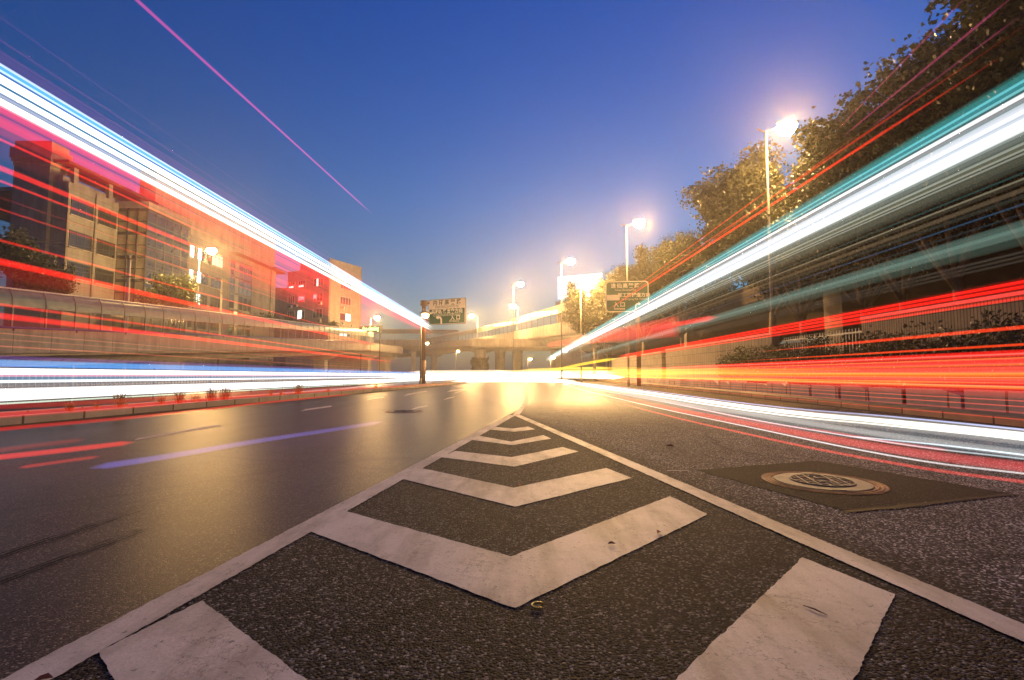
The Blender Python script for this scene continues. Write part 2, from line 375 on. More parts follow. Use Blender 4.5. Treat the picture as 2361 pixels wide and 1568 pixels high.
# the nearest chevron runs out of the picture and meets at the gore's middle line
gi = [G(228,1505), G(465,1387), (0.0,.92), G(1850,1287), G(2063,1372), (0.0,.44)]
marking(gi, name='chevron_marking', world=True)
a0, a1 = Vector(G(1170,954.5)).to_3d(), Vector(G(10,1564)).to_3d()
def longline(pa, pb, w, z, name='edge_line_marking', ext=0.0):
    pa, pb = Vector(pa), Vector(pb); t = (pb-pa).normalized(); n = Vector((-t.y, t.x))
    pb = pb + t*ext
    m = MB(); m.sheet(rag([pa+n*w/2, pa-n*w/2, pb-n*w/2, pb+n*w/2], .014, .004, int(pa.x*1000)), z)
    return tag(m.build(name, M_paint), kind='structure')
wl = .13
longline(G(1181,958), G(65,1568), wl, .005, ext=2.0)
longline(G(1190,957), G(2361,1463), wl, .006, ext=1.5)
marking([(1183,957),(1204,931),(1209.5,909),(1211,893),(1211,876),(1216,876),(1217.5,893),(1219,912),(1216,931),(1198,957)], .008, 'curved_lane_marking', amp=.004)
for q in [[(308,1016),(318,1011),(500,979.5),(512,983)], [(692,949),(705,943.5),(762,935.5),(766,938)], [(845,923),(852,918.5),(884,914.5),(886,917)],
          [(944,946),(962,938.5),(988,934),(985,937.5)], [(1021,923),(1032,917.5),(1049,914),(1045,917)], [(946,909),(955,904.5),(985,901),(984,903.5)],
          [(930,913),(940,908),(968,904),(966,907)], [(1045,908),(1052,904),(1066,901),(1064,903)], [(1030,904),(1040,899),(1085,896),(1080,899)], [(1052,893),(1058,890),(1080,888.5),(1080,890.5)]]:
    marking(q, name='lane_dash_marking', amp=.003)
marking([(1537,1087),(1538,1085.6),(1589,1085.2),(1588,1086.6)], .004, 'paint_scrap_marking', amp=.004)
# repair patch round the manhole, tyre marks and tar seams
marking([(1605,1084.5),(1885,1063),(2335,1139.5),(1950,1179)], .003, 'asphalt_patch', mat=M_patch, amp=.012)
M_tar = plain('tar', (.004,.004,.004), .6, .3, 8, spec=.08)
marking([(1940,1180),(2325,1139),(2338,1140),(2338,1143),(2100,1171),(1945,1184)], .0055, 'tar_seam', mat=M_tar, amp=.012)
M_skid = plain('skid_rubber', (.006,.0055,.005), .7, .3, 3, spec=.15)
for a, b in (((0,1283),(315,1178)), ((0,1342),(330,1222))):
    pa, pb = Vector(G(*a)), Vector(G(*b)); t = (pb-pa).normalized(); pa -= t*1.2
    n = Vector((-t.y,t.x)); m = MB()
    for k in range(3):
        o_ = (k-1)*.030; m.sheet(rag([pa+n*(o_+.010), pa+n*(o_-.008), pb+n*(o_-.003), pb+n*(o_+.004)], .05, .006, k), .003)
    tag(m.build('skid_mark', M_skid), kind='structure')

# right pavement: kerb, pavement, broken stone planter wall, soil
def RX(Y): return 7.15 + .052*Y
def strip(x0f, x1f, z0, z1, ys, name, mat, kind='structure'):
    m = MB(); poly = [(x0f(y), y) for y in ys] + [(x1f(y), y) for y in reversed(ys)]
    m.prism(poly, z0, z1); o = m.build(name, mat)
    return tag(o, kind=kind) if kind else o
YS = [-6,0,6,12,20,30,45,60,72]
strip(RX, lambda y: RX(y)+.16, -.05, .14, YS, 'kerb', M_kerb_y)
strip(lambda y: RX(y)+.162, lambda y: RX(y)+1.0, -.05, .125, YS, 'pavement', M_pave)
strip(lambda y: RX(y)+1.26, lambda y: 60, -.05, .42, YS, 'planter_ground', M_soil)
M_stone = tiles('planter_stone', (.30,.27,.25), (.06,.05,.045), 1.25, 2.0, .03, .2)
pw = empty('planter_wall', (RX(14)+1.1, 14, 0)); tag(pw, 'low grey stone planter wall with broken gaps along the pavement under the hedge', 'low wall')
rnd = random.Random(4); y = -6.0
while y < 45:
    L = rnd.uniform(1.1, 1.9); m = MB(); h = .5 + rnd.uniform(-.05, .04); e = rnd.uniform(.02,.10)
    xo = RX(y)+1.002; xo2 = RX(y+L)+1.002; c = rnd.uniform(.02, .22)
    # a block with a knocked-off corner
    m.add([(xo,y+e,-.04),(xo+.25,y+e,-.04),(xo2+.25,y+L,-.04),(xo2,y+L,-.04),(xo,y+e,h-c),(xo+.25,y+e,h-c),(xo2+.25,y+L,h),(xo2,y+L,h),
           (xo+.1*L*.05+ (xo2-xo)*.3, y+e+L*.3, h),(xo+.25+(xo2-xo)*.3, y+e+L*.3, h)],
          [(3,2,1,0),(0,1,5,4),(4,5,9,8),(8,9,6,7),(2,3,7,6),(0,4,8,7,3),(1,2,6,9,5)])
    part(m, 'stone_block', M_stone, pw); y += L + .015

# left median with kerb, soil and a white guard rail
def LX(Y): return -8.62 + .119*Y
MY = [-4,2,8,14,20,28,36,44,52]
strip(lambda y: LX(y)-.15, LX, -.05, .15, MY, 'kerb', M_kerb)
strip(lambda y: LX(y)-1.0, lambda y: LX(y)-.152, -.05, .13, MY, 'median_ground', M_soil)
strip(lambda y: LX(y)-1.15, lambda y: LX(y)-1.002, -.05, .15, MY, 'kerb', M_kerb)
strip(lambda y: -40, lambda y: -24, -.05, .13, [-6,30,60,90,125], 'pavement', M_pave)
FXR = -11.4
M_rail = plain('grey_rail_paint', (.14,.14,.13), .6, .2, 5)  # white rail given an even dark grey to quiet its lit pickets
gr = empty('guard_rail', (FXR, 20, 0)); tag(gr, 'low pale metal guard rail of thin pickets beyond the weedy median', 'railing')
m = MB(); y = 4.0
while y < 60:
    m.box(FXR-.012,y-.012,.13,FXR+.012,y+.012,.92); y += .16
part(m, 'picket', M_rail, gr)['kind'] = 'stuff'
m = MB()
for z in (.18,.90): m.tube([(FXR,4,z),(FXR,60,z)], .022, seg=6)
part(m, 'rail', M_rail, gr)
for k in range(19):
    y = 4+3*k; m = MB(); m.box(FXR-.03,y-.03,-.02,FXR+.03,y+.03,1.0); part(m, 'post', M_rail, gr)

# ------------------------------------------------------------------ manhole covers
def manhole(loc, rz, label):
    r = empty('manhole_cover', loc, rz); tag(r, label, 'manhole cover', 'manhole covers in the road'); r.scale = (.87,.87,1)
    m = MB(); m.lathe((0,0,0), [(.462,-.002),(.462,.003),(.452,.005),(.446,.001),(.434,.001),(.430,.005),(.418,.005),(.414,.001),(.402,.001),(.398,.006),(.384,.006),(.380,.0),(.365,.0),(.365,-.003)], 72)
    m.build('frame', M_rust, r, fix=True)
    m = MB(); m.lathe((0,0,0), [(.361,.0),(.361,.016),(.355,.018),(.0,.018)][:3], 72)
    lid = m.build('lid', M_iron, r); lid.location.z = -.010
    m = MB()
    rr = [(.244,.017),(.244,.027),(.232,.027),(.232,.017)]; m.lathe((0,0,0), rr, 56)
    rr = [(.070,.017),(.070,.027),(.060,.027),(.060,.017)]; m.lathe((0,0,0), rr, 32)
    for x in (-.155,-.078,.078,.155):
        h = math.sqrt(.235**2-x*x); 
        m.box(x-.007,-h,.0175,x+.007,h,.0265)
    rn = random.Random(3)
    xs = [-.23,-.155,-.078,0,.078,.155,.23]
    for i in range(6):
        for yy in (-.17,-.10,-.035,.035,.10,.17):
            x0, x1 = xs[i]+.012, xs[i+1]-.012
            lim = math.sqrt(max(0,.225**2-yy*yy)); x0, x1 = max(x0,-lim), min(x1,lim)
            if x1-x0 < .02 or (abs(yy)<.08 and abs((x0+x1)/2)<.085): continue
            m.box(x0,yy-.006,.0178,x1,yy+.006,.0258)
            if rn.random() < .8: m.box((x0+x1)/2-.006, yy, .018, (x0+x1)/2+.006, yy+.035, .0252)
    m.build('relief', M_iron, lid, fix=True)
    for a in (90,270):
        m = MB(); c, s_ = math.cos(R(a))*.335, math.sin(R(a))*.335; m.box(c-.05,s_-.015,.0178,c+.05,s_+.015,.021); m.build('lifting_slot', M_dark, lid)
    return r, lid
mh, lid = manhole((*G(1895,1112.5), .004), R(-12), 'round iron manhole cover with rusty ringed frame in a dark asphalt patch')
far_p = G(931,949)
manhole((*far_p, .001), R(20), 'small distant manhole cover between the lane dashes on the left carriageway')

# ------------------------------------------------------------------ elevated roads
M_fascia = concrete('fascia_concrete', (.33,.30,.27), 2.4)
def smooth_path(pts, n):
    """Catmull-Rom through (x,y,z), n points per span"""
    P = [Vector(p) for p in pts]; P = [2*P[0]-P[1]] + P + [2*P[-1]-P[-2]]; out = []
    for i in range(1, len(P)-2):
        for k in range(n):
            t = k/n; a, b, c, d = P[i-1], P[i], P[i+1], P[i+2]
            out.append(.5*((2*b)+(-a+c)*t+(2*a-5*b+4*c-d)*t*t+(-a+3*b-3*c+d)*t**3))
    out.append(P[-2]); return out
def resample(path, step):
    out = [path[0].copy()]; acc = 0
    for a, b in zip(path, path[1:]):
        L = (b-a).length; s = step-acc
        while s <= L:
            out.append(a+(b-a)*(s/L)); s += step
        acc = (acc+L) % step
    return out
def rightn(path, i):
    t = path[min(i+1,len(path)-1)]-path[max(i-1,0)]; t.z = 0; t.normalize(); return Vector((t.y,-t.x,0))
def bridge(name, label, cat, pts, par_h=1.4, width=8.0, depth=.9, piers=(), n=8, fm=None, gm=None):
    fm, gm = fm or M_fascia, gm or M_conc
    path = smooth_path(pts, n); mid = path[len(path)//2]
    r = empty(name, (mid.x, mid.y, 0)); tag(r, label, cat)
    m = MB(); m.sweep(path, [(0,0),(0,par_h),(-.10,par_h+.02),(-.22,par_h+.02),(-.22,.25),(-.22,0)])
    part(m, 'parapet', fm, r)
    m = MB(); m.sweep(path, [(-width,0),(-width,par_h),(-width+.2,par_h),(-width+.2,0)]); part(m, 'parapet', M_fascia, r)
    m = MB(); m.sweep(path, [(-.225,.02),(-.225,.3),(-width+.205,.3),(-width+.205,.02)]); part(m, 'deck', M_conc, r)
    w = width
    m = MB(); m.sweep(path, [(-.30,.018),(-.30,-.16),(-1.3,-.30),(-1.9,-depth),(-w+1.9,-depth),(-w+1.3,-.30),(-w+.30,-.16),(-w+.30,.018)]); part(m, 'girder', gm, r)
    for f in piers:
        i = int(f*(len(path)-1)); p = path[i]; nrm = rightn(path, i); c = p - nrm*(w/2)
        t = Vector((-nrm.y, nrm.x, 0)); top = p.z-depth-.002; m = MB()
        def q(a, b, z): v = c+nrm*a+t*b; return (v.x, v.y, z)
        a, b = .9, .7
        m.add([q(x,y_,z) for z, (x1,y1) in ((-.05,(a,b)),(top-.9,(a,b)),(top-.25,(w*.32,b)),(top,(w*.34,b))) for x,y_ in ((-x1,-y1),(x1,-y1),(x1,y1),(-x1,y1))],
              [(3,2,1,0)] + [(4*k+j, 4*k+(j+1)%4, 4*k+4+(j+1)%4, 4*k+4+j) for k in range(3) for j in range(4)] + [(12,13,14,15)])
        part(m, 'pier', M_conc, r)
    return r, path
def barrier(path, i0, i1, z_off, label, step=2.1, h=2.3, off=-.11, rail=True):
    """curved-top noise barrier standing on a parapet: posts, grey upper panels, clear lower panels, top rail"""
    pp = resample(path[i0:i1], step); mid = pp[len(pp)//2]
    r = empty('noise_barrier', (mid.x, mid.y, mid.z+z_off)); tag(r, label, 'noise barrier')
    prof = [(0,0),(0,h*.50),(0,h*.56),(-.015,h*.66),(-.05,h*.78),(-.13,h*.90),(-.27,h)]
    nr = [rightn(pp, i) for i in range(len(pp))]
    def q(i, a, z, along=0):
        t = Vector((-nr[i].y, nr[i].x, 0)); v = pp[i]+nr[i]*(off+a)+t*along; return Vector((v.x, v.y, v.z+z_off+z))
    for i in range(len(pp)):
        m = MB(); w = .045; vs = []
        for a, z in prof:
            for da, s_ in ((.035,-w),(.035,w),(-.06,w),(-.06,-w)): vs.append(q(i, a+da, z, s_))
        k = len(prof)
        m.add(vs, [(0,1,2,3)]+[(4*j+e,4*j+(e+1)%4,4*j+4+(e+1)%4,4*j+4+e) for j in range(k-1) for e in range(4)]+[(4*k-1,4*k-2,4*k-3,4*k-4)])
        part(m, 'post', M_postd, r)
    for i in range(len(pp)-1):
        m = MB(); vs = []
        for a, z in prof[2:]: vs += [q(i,a,z,.05), q(i+1,a,z,-.05), q(i+1,a-.02,z,-.05), q(i,a-.02,z,.05)]
        k = len(prof)-2
        m.add(vs, [(0,1,2,3)]+[(4*j+e,4*j+(e+1)%4,4*j+4+(e+1)%4,4*j+4+e) for j in range(k-1) for e in range(4)]+[(4*k-1,4*k-2,4*k-3,4*k-4)])
        part(m, 'upper_panel', M_panel, r, smooth=False)
        m = MB(); a0, a1 = 0.0, -.015
        m.add([q(i,a0,.06,.05),q(i+1,a0,.06,-.05),q(i+1,a0,h*.53,-.05),q(i,a0,h*.53,.05),q(i,a1,.06,.05),q(i+1,a1,.06,-.05),q(i+1,a1,h*.53,-.05),q(i,a1,h*.53,.05)],
              [(0,1,2,3),(7,6,5,4),(0,4,5,1),(1,5,6,2),(2,6,7,3),(3,7,4,0)])
        part(m, 'clear_panel', M_clear, r)
    m = MB(); m.tube([q(i,-.27,h+.02) for i in range(len(pp))], .05, seg=6); part(m, 'top_rail', M_cream, r)
    m = MB(); m.tube([q(i,.03,h*.545) for i in range(len(pp))], .028, seg=6); part(m, 'middle_rail', M_pole, r)
    if rail:
        m = MB(); m.tube([q(i,.16,.02) for i in range(len(pp))], .055, seg=8); part(m, 'guard_rail', M_blue, r)
        for i in range(0, len(pp), 2):
            m = MB(); a, b = q(i,.16,-.03), q(i,.10,-.16); m.tube([a,b], .045, seg=6); part(m, 'rail_bracket', M_blue, r)
    return r
lp = [(-28.8,12,1.1),(-28.8,28.4,1.95),(-28.8,61,3.7),(-28.6,97,5.45),(-27.2,108,5.6),(-26.2,116,5.7),(-26.6,122,5.8),(-29.5,128,5.9),(-36,133,6.0)]
lr, lpath = bridge('elevated_ramp', 'long concrete ramp rising along the far side of the left carriageway under a curved barrier', 'ramp', lp, 1.45, 7.5, .9, (.33,.47,.62,.80))
barrier(lpath, 0, 28, 1.47, 'curved grey noise barrier with clear lower panels and blue rail on the left ramp')
# far ramp crossing behind the sign
bp_ = [(-75,150,9.0),(-50,150,9.3),(-30,152,9.5),(-12,156,9.6),(6,160,9.6)]
br_, bpath = bridge('elevated_ramp', 'pale far flyover behind the white and green sign, level across the road', 'flyover', bp_, 1.7, 8, 1.0, (.2,.5,.8))
barrier(bpath, 0, 24, 1.72, 'far barrier with small window panels on the flyover behind the white and green sign', 4.2, 3.2, rail=False)
# right ramp sweeping up from the middle towards the trees
def zt(u, v, Y): return at(u, v, Y)
cp = []
for u, vt, Y in ((905,793,178),(960,784,160),(1025,771,140),(1095,757.6,115),(1186,733,84),(1235,718,72),(1290,702,62),(1350,684,54)):
    p = at(u, vt, Y); cp.append((p.x, p.y, p.z-2.3-1.5))
cr_, cpath = bridge('elevated_ramp', 'sodium lit ramp with railings sweeping up from the middle to the trees', 'ramp', cp, 1.48, 7.5, 1.1, (.18,.40))
barrier(cpath, 0, len(cpath), 1.5, 'open framed barrier along the ramp that sweeps up to the trees', 3.0, 2.3, rail=False)
# low cross deck on round columns in front of the far junction
xr, xpath = bridge('elevated_road', 'low pale cross deck on round columns at the end of the road', 'flyover', [(-6.1,76,5.0),(2,76.2,5.0),(9,76.4,5.0),(15.6,76.6,5.0)], 1.15, 11, .25)
def round_pier(x, y, r, z1, parent):
    m = MB(); m.lathe((x,y,0), [(r,-.05),(r,z1-.5),(r*1.12,z1-.35),(r*1.12,z1)], 24); part(m, 'pier', M_conc, parent, True)
for x, y in ((-5.1,79.5),(-2.0,84.5),(.9,84.5),(7.5,84.5)): round_pier(x, y, .85, 4.74, xr)
# dark elevated road along the right, above the wall and the trees
M_shade_conc = concrete('painted_shade_concrete', (.05,.036,.028))  # deep shade of the right side put into the concrete's colour
dr, dpath = bridge('elevated_road', 'dark elevated road on square columns behind the trees and wall', 'flyover', [(16.2,112,5.6),(16.2,80,5.6),(16.2,50,5.6),(16.2,25,5.6),(16.4,-8,5.6)], 1.3, 14, 1.5, fm=M_shade_conc, gm=M_shade_conc)
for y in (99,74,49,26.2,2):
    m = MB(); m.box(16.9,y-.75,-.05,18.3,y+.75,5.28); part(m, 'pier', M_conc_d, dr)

# ------------------------------------------------------------------ leaves, trees, plants
def leaf(m, c, s, rnd, five=True):
    n = Vector((rnd.gauss(0,1), rnd.gauss(0,1), rnd.gauss(.35,1))).normalized()
    a = n.orthogonal().normalized(); a = (Matrix.Rotation(rnd.uniform(0,6.28), 3, n) @ a); b = n.cross(a)
    if five: shp = [(0,-.5),(.42,-.22),(.30,.10),(.14,.22),(0,.55),(-.16,.20),(-.34,.12),(-.40,-.20)]
    else: shp = [(0,-.5),(.26,0),(0,.5),(-.26,0)]
    k = rnd.uniform(-.18,.18)
    m.add([c + a*(x*s) + b*(y_*s) + n*(abs(x)*s*k) for x, y_ in shp], [tuple(range(len(shp)))])
def make_tree_meshes(seed, H, crown_r, trunk_h, n_leaf, ls, tr=.16):
    """trunk mesh and crown mesh at the origin: limbs fork upward, leaf sprays sit along the limb ends"""
    rnd = random.Random(seed); tm = MB(); tips = []
    tm.tube([(0,0,-.1),(.03,.02,trunk_h*.5),(.08,-.04,trunk_h)], [tr*1.25,tr,tr*.85], seg=9)
    nl = 7
    for i in range(nl):
        a = i*6.283/nl + rnd.uniform(-.35,.35); up = rnd.uniform(.45,.95); rr = crown_r*rnd.uniform(.55,.95)*(1.15-up*.6)
        zt_ = trunk_h + (H-trunk_h)*up*.93; base = Vector((.08,-.04,trunk_h-.1-.05*i))
        e = Vector((math.cos(a)*rr, math.sin(a)*rr, zt_)); mid = base.lerp(e,.45)+Vector((math.cos(a)*rr*.10, math.sin(a)*rr*.10, -.1))
        tm.tube([base, base.lerp(mid,.55), mid, e], [tr*.62,tr*.5,tr*.38,.03], seg=6)
        for j in range(5):
            f = rnd.uniform(.45,1.0); p0 = mid.lerp(e, (f-.45)/.55)
            a2 = a+rnd.uniform(-1.5,1.5); L = rnd.uniform(.7,1.5)*crown_r*.32
            p1 = p0+Vector((math.cos(a2)*L, math.sin(a2)*L, rnd.uniform(.2,1.1)*L)); tm.tube([p0,p0.lerp(p1,.5)+Vector((0,0,.08)),p1], [.05,.035,.015], seg=5)
            tips += [(p1,1.0),(p0.lerp(p1,.5),.8)]
        tips += [(e,1.1),(mid.lerp(e,.6),.9),(mid+Vector((0,0,.4)),1.2),(mid.lerp(e,.3)+Vector((0,0,.7)),1.0)]
    # upright leader shoots that break the top outline
    for i in range(9):
        a = rnd.uniform(0,6.28); q = crown_r*rnd.uniform(.1,.8); z0 = trunk_h+(H-trunk_h)*rnd.uniform(.55,.8)
        tips += [(Vector((math.cos(a)*q, math.sin(a)*q, z0+k*.42)), .55) for k in range(rnd.randint(2,5)) if z0+k*.42 < H]
    cm = MB(); ws = [w for _, w in tips]
    gg = lambda s_: max(-1.6*s_, min(1.6*s_, rnd.gauss(0, s_)))
    for i in range(n_leaf//8):
        p, w = rnd.choices(tips, ws)[0]; sd = .37*w*crown_r/3.2
        c = p+Vector((gg(sd), gg(sd), gg(sd*.75))); sp = rnd.uniform(.10,.20)*(ls/.15)
        for k in range(8): leaf(cm, c+Vector((rnd.gauss(0,sp), rnd.gauss(0,sp), rnd.gauss(0,sp*.8))), ls*rnd.uniform(.6,1.25), rnd)
    a = tm.build('trunk', M_bark, smooth=True); b = cm.build('crown', M_leaf, fix=False)
    return a.data, b.data, (a, b)
def tree(name, meshes, loc, rz, sc, label, group=None, cat='tree', crown_mat=None):
    r = empty(name, loc, rz); r.scale = (sc, sc, sc); tag(r, label, cat, group)
    for nm, me in (('trunk', meshes[0]), ('crown', meshes[1])):
        o = bpy.data.objects.new(nm, me); COL.objects.link(o); o.parent = r
        if nm == 'crown' and crown_mat: o.material_slots[0].link = 'OBJECT'; o.material_slots[0].material = crown_mat
    return r
TM = []
for sd in (3, 8, 21):
    a, b, obs = make_tree_meshes(sd, 11.0, 3.8, 3.6, 60000, .15)
    for o in obs: bpy.data.objects.remove(o)
    TM.append((a, b))
TG = 'street trees behind the right wall'
for i, (x, y, rz, sc, lab) in enumerate([
    (13.8, 26.5, .4, 1.10, 'broad plane tree under the brightest lamp with its round crown against the sky'),
    (14.2, 20.0, 2.1, .86, 'plane tree just to the camera side of the tree under the brightest lamp'),
    (13.6, 23.2, 3.3, .88, 'plane tree in the dip directly right of the brightest lamp between two taller crowns'),
    (13.5, 17.2, 5.2, .90, 'plane tree filling the slope between the ragged topped tree and the dip by the lamp'),
    (12.6, 11.6, 2.6, .90, 'tall plane tree between the corner tree and the ragged topped tree'),
    (12.8, 14.2, 4.0, .90, 'plane tree with ragged upright shoots above the teal streaks, second nearest of the row'),
    (12.0, 9.3, 1.2, .88, 'nearest plane tree, its dark crown cut by the upper right corner'),
    (12.6, 37.0, 5.0, .97, 'plane tree behind the green entrance sign, lit amber by the second lamp'),
    (11.8, 45.0, .9, .98, 'smaller plane tree rising just behind the green entrance sign with thin top shoots'),
    (8.6, 52.0, 3.0, .93, 'amber lit plane tree in front of the glowing billboard at the end of the row'),
    (11.2, 58.0, 2.2, .74, 'farthest plane tree of the row, beyond the green sign')]):
    tree('plane_tree', TM[i % 3], (x, y, .3), rz, sc, lab, TG)
a, b, obs = make_tree_meshes(31, 5.2, 2.2, 1.6, 3600, .26, .09)
for o in obs: bpy.data.objects.remove(o)
SMALL = (a, b)
TG2 = 'small trees behind the left ramp barrier'
for (u, v, Y, h, lab) in [(45,545,37,5.2,'bushy tree behind the barrier at the left edge of the picture'),(110,610,38,4.0,'lower rounded tree next to the bushy tree at the left edge'),
                           (405,640,50,5.0,'yellow green tree under the left street lamp in front of the glass stair tower'),(350,672,48,3.2,'short bush tree left of the yellow green tree under the lamp')]:
    p = at(u, v, Y); tree('small_tree', SMALL, (p.x, p.y, p.z-h), u*.7, h/5.2, lab, TG2, crown_mat=M_leaf2)
def bush_mb(c, rx, ry, h, n, ls, rnd, lumps=9):
    m = MB(); cs = [(Vector(c)+Vector((rnd.uniform(-rx,rx)*.7, rnd.uniform(-ry,ry)*.7, h*rnd.uniform(.25,.8))), rnd.uniform(.5,1)) for _ in range(lumps)]
    for i in range(n):
        p, w = rnd.choice(cs); leaf(m, p+Vector((rnd.gauss(0,rx*.28*w), rnd.gauss(0,ry*.28*w), rnd.gauss(0,h*.2*w))), ls*rnd.uniform(.6,1.3), rnd, False)
    return m
rnd = random.Random(9)
for (u, v, Y, rx, h, lab) in [(690,726,90,2.6,3.2,'dark shrub above the ramp barrier at the foot of the pink building'),(735,742,92,1.6,2.0,'low shrub right of the dark shrub by the pink building'),(765,741,94,1.2,2.0,'small shrub below the drainpipe of the pink building'),(600,718,80,3.0,2.4,'shrub behind the barrier below the blank grey wall')]:
    p = at(u, v, Y); m = bush_mb((p.x,p.y,p.z-h), rx, rx, h, 900, .34, rnd); o = m.build('shrub', M_leaf2, fix=False); tag(o, lab, 'shrub', 'shrubs behind the ramp barrier')
# hedge on the planter
m = MB(); rnd = random.Random(5)
for i in range(26000):
    y = rnd.uniform(3, 24); x = RX(y)+1.35+abs(rnd.gauss(0,.55)); top = 1.55+.28*math.sin(y*2.1)+.2*math.sin(y*5.3+1)
    z = .42+ (top-.42)*rnd.random()**.8
    leaf(m, Vector((x,y,z)), rnd.uniform(.06,.13), rnd, False)
for k in range(40):
    y = rnd.uniform(3, 24); x = RX(y)+1.5+rnd.uniform(0,.7); h = rnd.uniform(1.7,2.15)
    for j in range(36): leaf(m, Vector((x+rnd.gauss(0,.09), y+rnd.gauss(0,.09), h-rnd.random()*.9)), rnd.uniform(.07,.14), rnd, False)
tag(m.build('hedge', M_hedge, fix=False), 'clipped dark green hedge with stray shoots in the stone planter', 'hedge')
# weeds on the median
TGR = 'dry weed tufts on the median'
def tuft_mesh(seed, n):
    m = MB(); rn = random.Random(seed)
    for i in range(n):
        a = rn.uniform(0,6.28); L = rn.uniform(.25,.55); lean = rn.uniform(.05,.5); w = rn.uniform(.003,.007)
        d = Vector((math.cos(a), math.sin(a), 0)); s_ = Vector((-d.y,d.x,0))*w; b0 = d*rn.uniform(0,.12)
        p1 = b0+d*(lean*L*.4)+Vector((0,0,L*.6)); p2 = b0+d*(lean*L)+Vector((0,0,L*(1-.3*lean)))
        m.add([b0-s_,b0+s_,p1+s_*.7,p1-s_*.7,p2], [(0,1,2,3),(3,2,4)])
    for i in range(n):
        c = Vector((rn.gauss(0,.07), rn.gauss(0,.07), rn.uniform(.02,.34))); leaf(m, c, rn.uniform(.03,.075), rn, False)
    o = m.build('grass_tuft', M_tuft, fix=False); me = o.data; bpy.data.objects.remove(o); return me
TF = [tuft_mesh(s_, n) for s_, n in ((1,60),(2,90),(3,40))]
spots = [(105,955,.6),(160,955,.5),(200,957,.6),(265,952,1.15),(415,941,.9),(437,940,.8),(465,938,1.3),(520,934,1.2),(604,930,.8),(640,926,.6),(682,924,1.25),(748,917,.8),(860,910,.8),(930,905,.5),(1055,893,.7),(345,945,.7)]
for i, (u, v, sc) in enumerate(spots):
    # stands in the soil strip behind the kerb
    y0 = 3.0
    for _ in range(60):
        p = Vector((LX(y0)-.35, y0, .13)); uu = CX+FPX*p.x/(p.y*CP)  # close enough for a small pitch
        if uu > u: break
        y0 += .5
    tag_word = ['thin','low','short','tall','bushy','narrow','full','dense','spindly','small','broad','loose','stray','tiny','far','curled'][i]
    o = bpy.data.objects.new('grass_tuft', TF[i % 3]); COL.objects.link(o); o.location = p; o.rotation_euler.z = i*1.3; o.scale = (sc*.85, sc*.85, sc*.72)
    tag(o, '%s dry weed tuft number %s along the median kerb counted from the left' % (tag_word, ['one','two','three','four','five','six','seven','eight','nine','ten','eleven','twelve','thirteen','fourteen','fifteen','sixteen'][sorted(s_[0] for s_ in spots).index(u)]), 'weed', TGR)
# ivy on the front column of the cross deck
m = MB(); rnd = random.Random(2)
for i in range(6500):
    a = rnd.uniform(0,6.28); z = rnd.uniform(0,3.3)+rnd.gauss(0,.1); rr = .95+.42*rnd.random()+.15*math.sin(z*4+a*3)
    leaf(m, Vector((-5.1+rr*math.cos(a), 79.5+rr*math.sin(a), z)), rnd.uniform(.12,.26), rnd, False)
tag(m.build('ivy', M_ivy, fix=False), 'brown ivy wrapped round the front column of the cross deck', 'ivy')

# ------------------------------------------------------------------ right boundary wall, fence
WX = 10.5
M_tile = tiles('wall_tile', (.25,.185,.13), (.07,.05,.035), .30, .48, .018, .16)
M_tile2 = tiles('wall_slat_tile', (.27,.20,.12), (.05,.035,.02), .085, .46, .012, .12)
def wallrun(y0, y1, h, mat, label):
    r = empty('boundary_wall', (WX, (y0+y1)/2, 0)); tag(r, label, 'wall')
    m = MB(); m.box(WX, y0, 0, WX+.24, y1, h); part(m, 'wall_body', mat, r)
    m = MB(); m.box(WX-.03, y0-.02, h+.001, WX+.27, y1+.02, h+.09); part(m, 'coping', M_conc, r)
ya = lambda u: WX*FPX/(u-CX)
wallrun(-4, ya(1990), 2.42, M_tile2, 'ochre tiled boundary wall with narrow upright tiles at the right edge above the hedge')
wallrun(ya(1787), ya(1535), 2.38, M_tile, 'long brown tiled boundary wall between the fence gap and the tree trunks')
wallrun(ya(1525), ya(1478), 2.30, M_tile, 'short brown wall piece between two tree trunks near the green sign')
wallrun(ya(1470), ya(1410), 2.28, M_tile, 'farthest brown wall piece beside the pale column')
r = empty('boundary_wall', (30.6, 45, 0)); tag(r, 'dark backdrop wall added under the elevated road to fill the bar fence gap', 'wall')
m = MB(); m.box(30.6,-6,0,31,110,4.08); part(m, 'wall_body', M_shade_conc, r)  # backdrop added to hide bright sky in the gap, shade in its colour
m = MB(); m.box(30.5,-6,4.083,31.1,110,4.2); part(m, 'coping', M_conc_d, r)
fr = empty('railing_fence', (WX+.1, ya(1890), 0)); tag(fr, 'dark upright bar fence filling the gap between the two tiled walls', 'fence')
m = MB(); y = ya(1988)+.06
while y < ya(1800): m.box(WX+.08, y-.015, .3, WX+.11, y+.015, 2.2); y += .15
part(m, 'bars', M_steel, fr)['kind'] = 'stuff'
m = MB()
for z in (.5, 2.05): m.box(WX+.07, ya(1988)+.03, z, WX+.12, ya(1800), z+.05)
part(m, 'cross_rails', M_steel, fr)
m = MB(); m.box(WX+.02, ya(1800)+.01, 0, WX+.25, ya(1790), 1.75); part(m, 'gate_post', M_conc_d, fr)

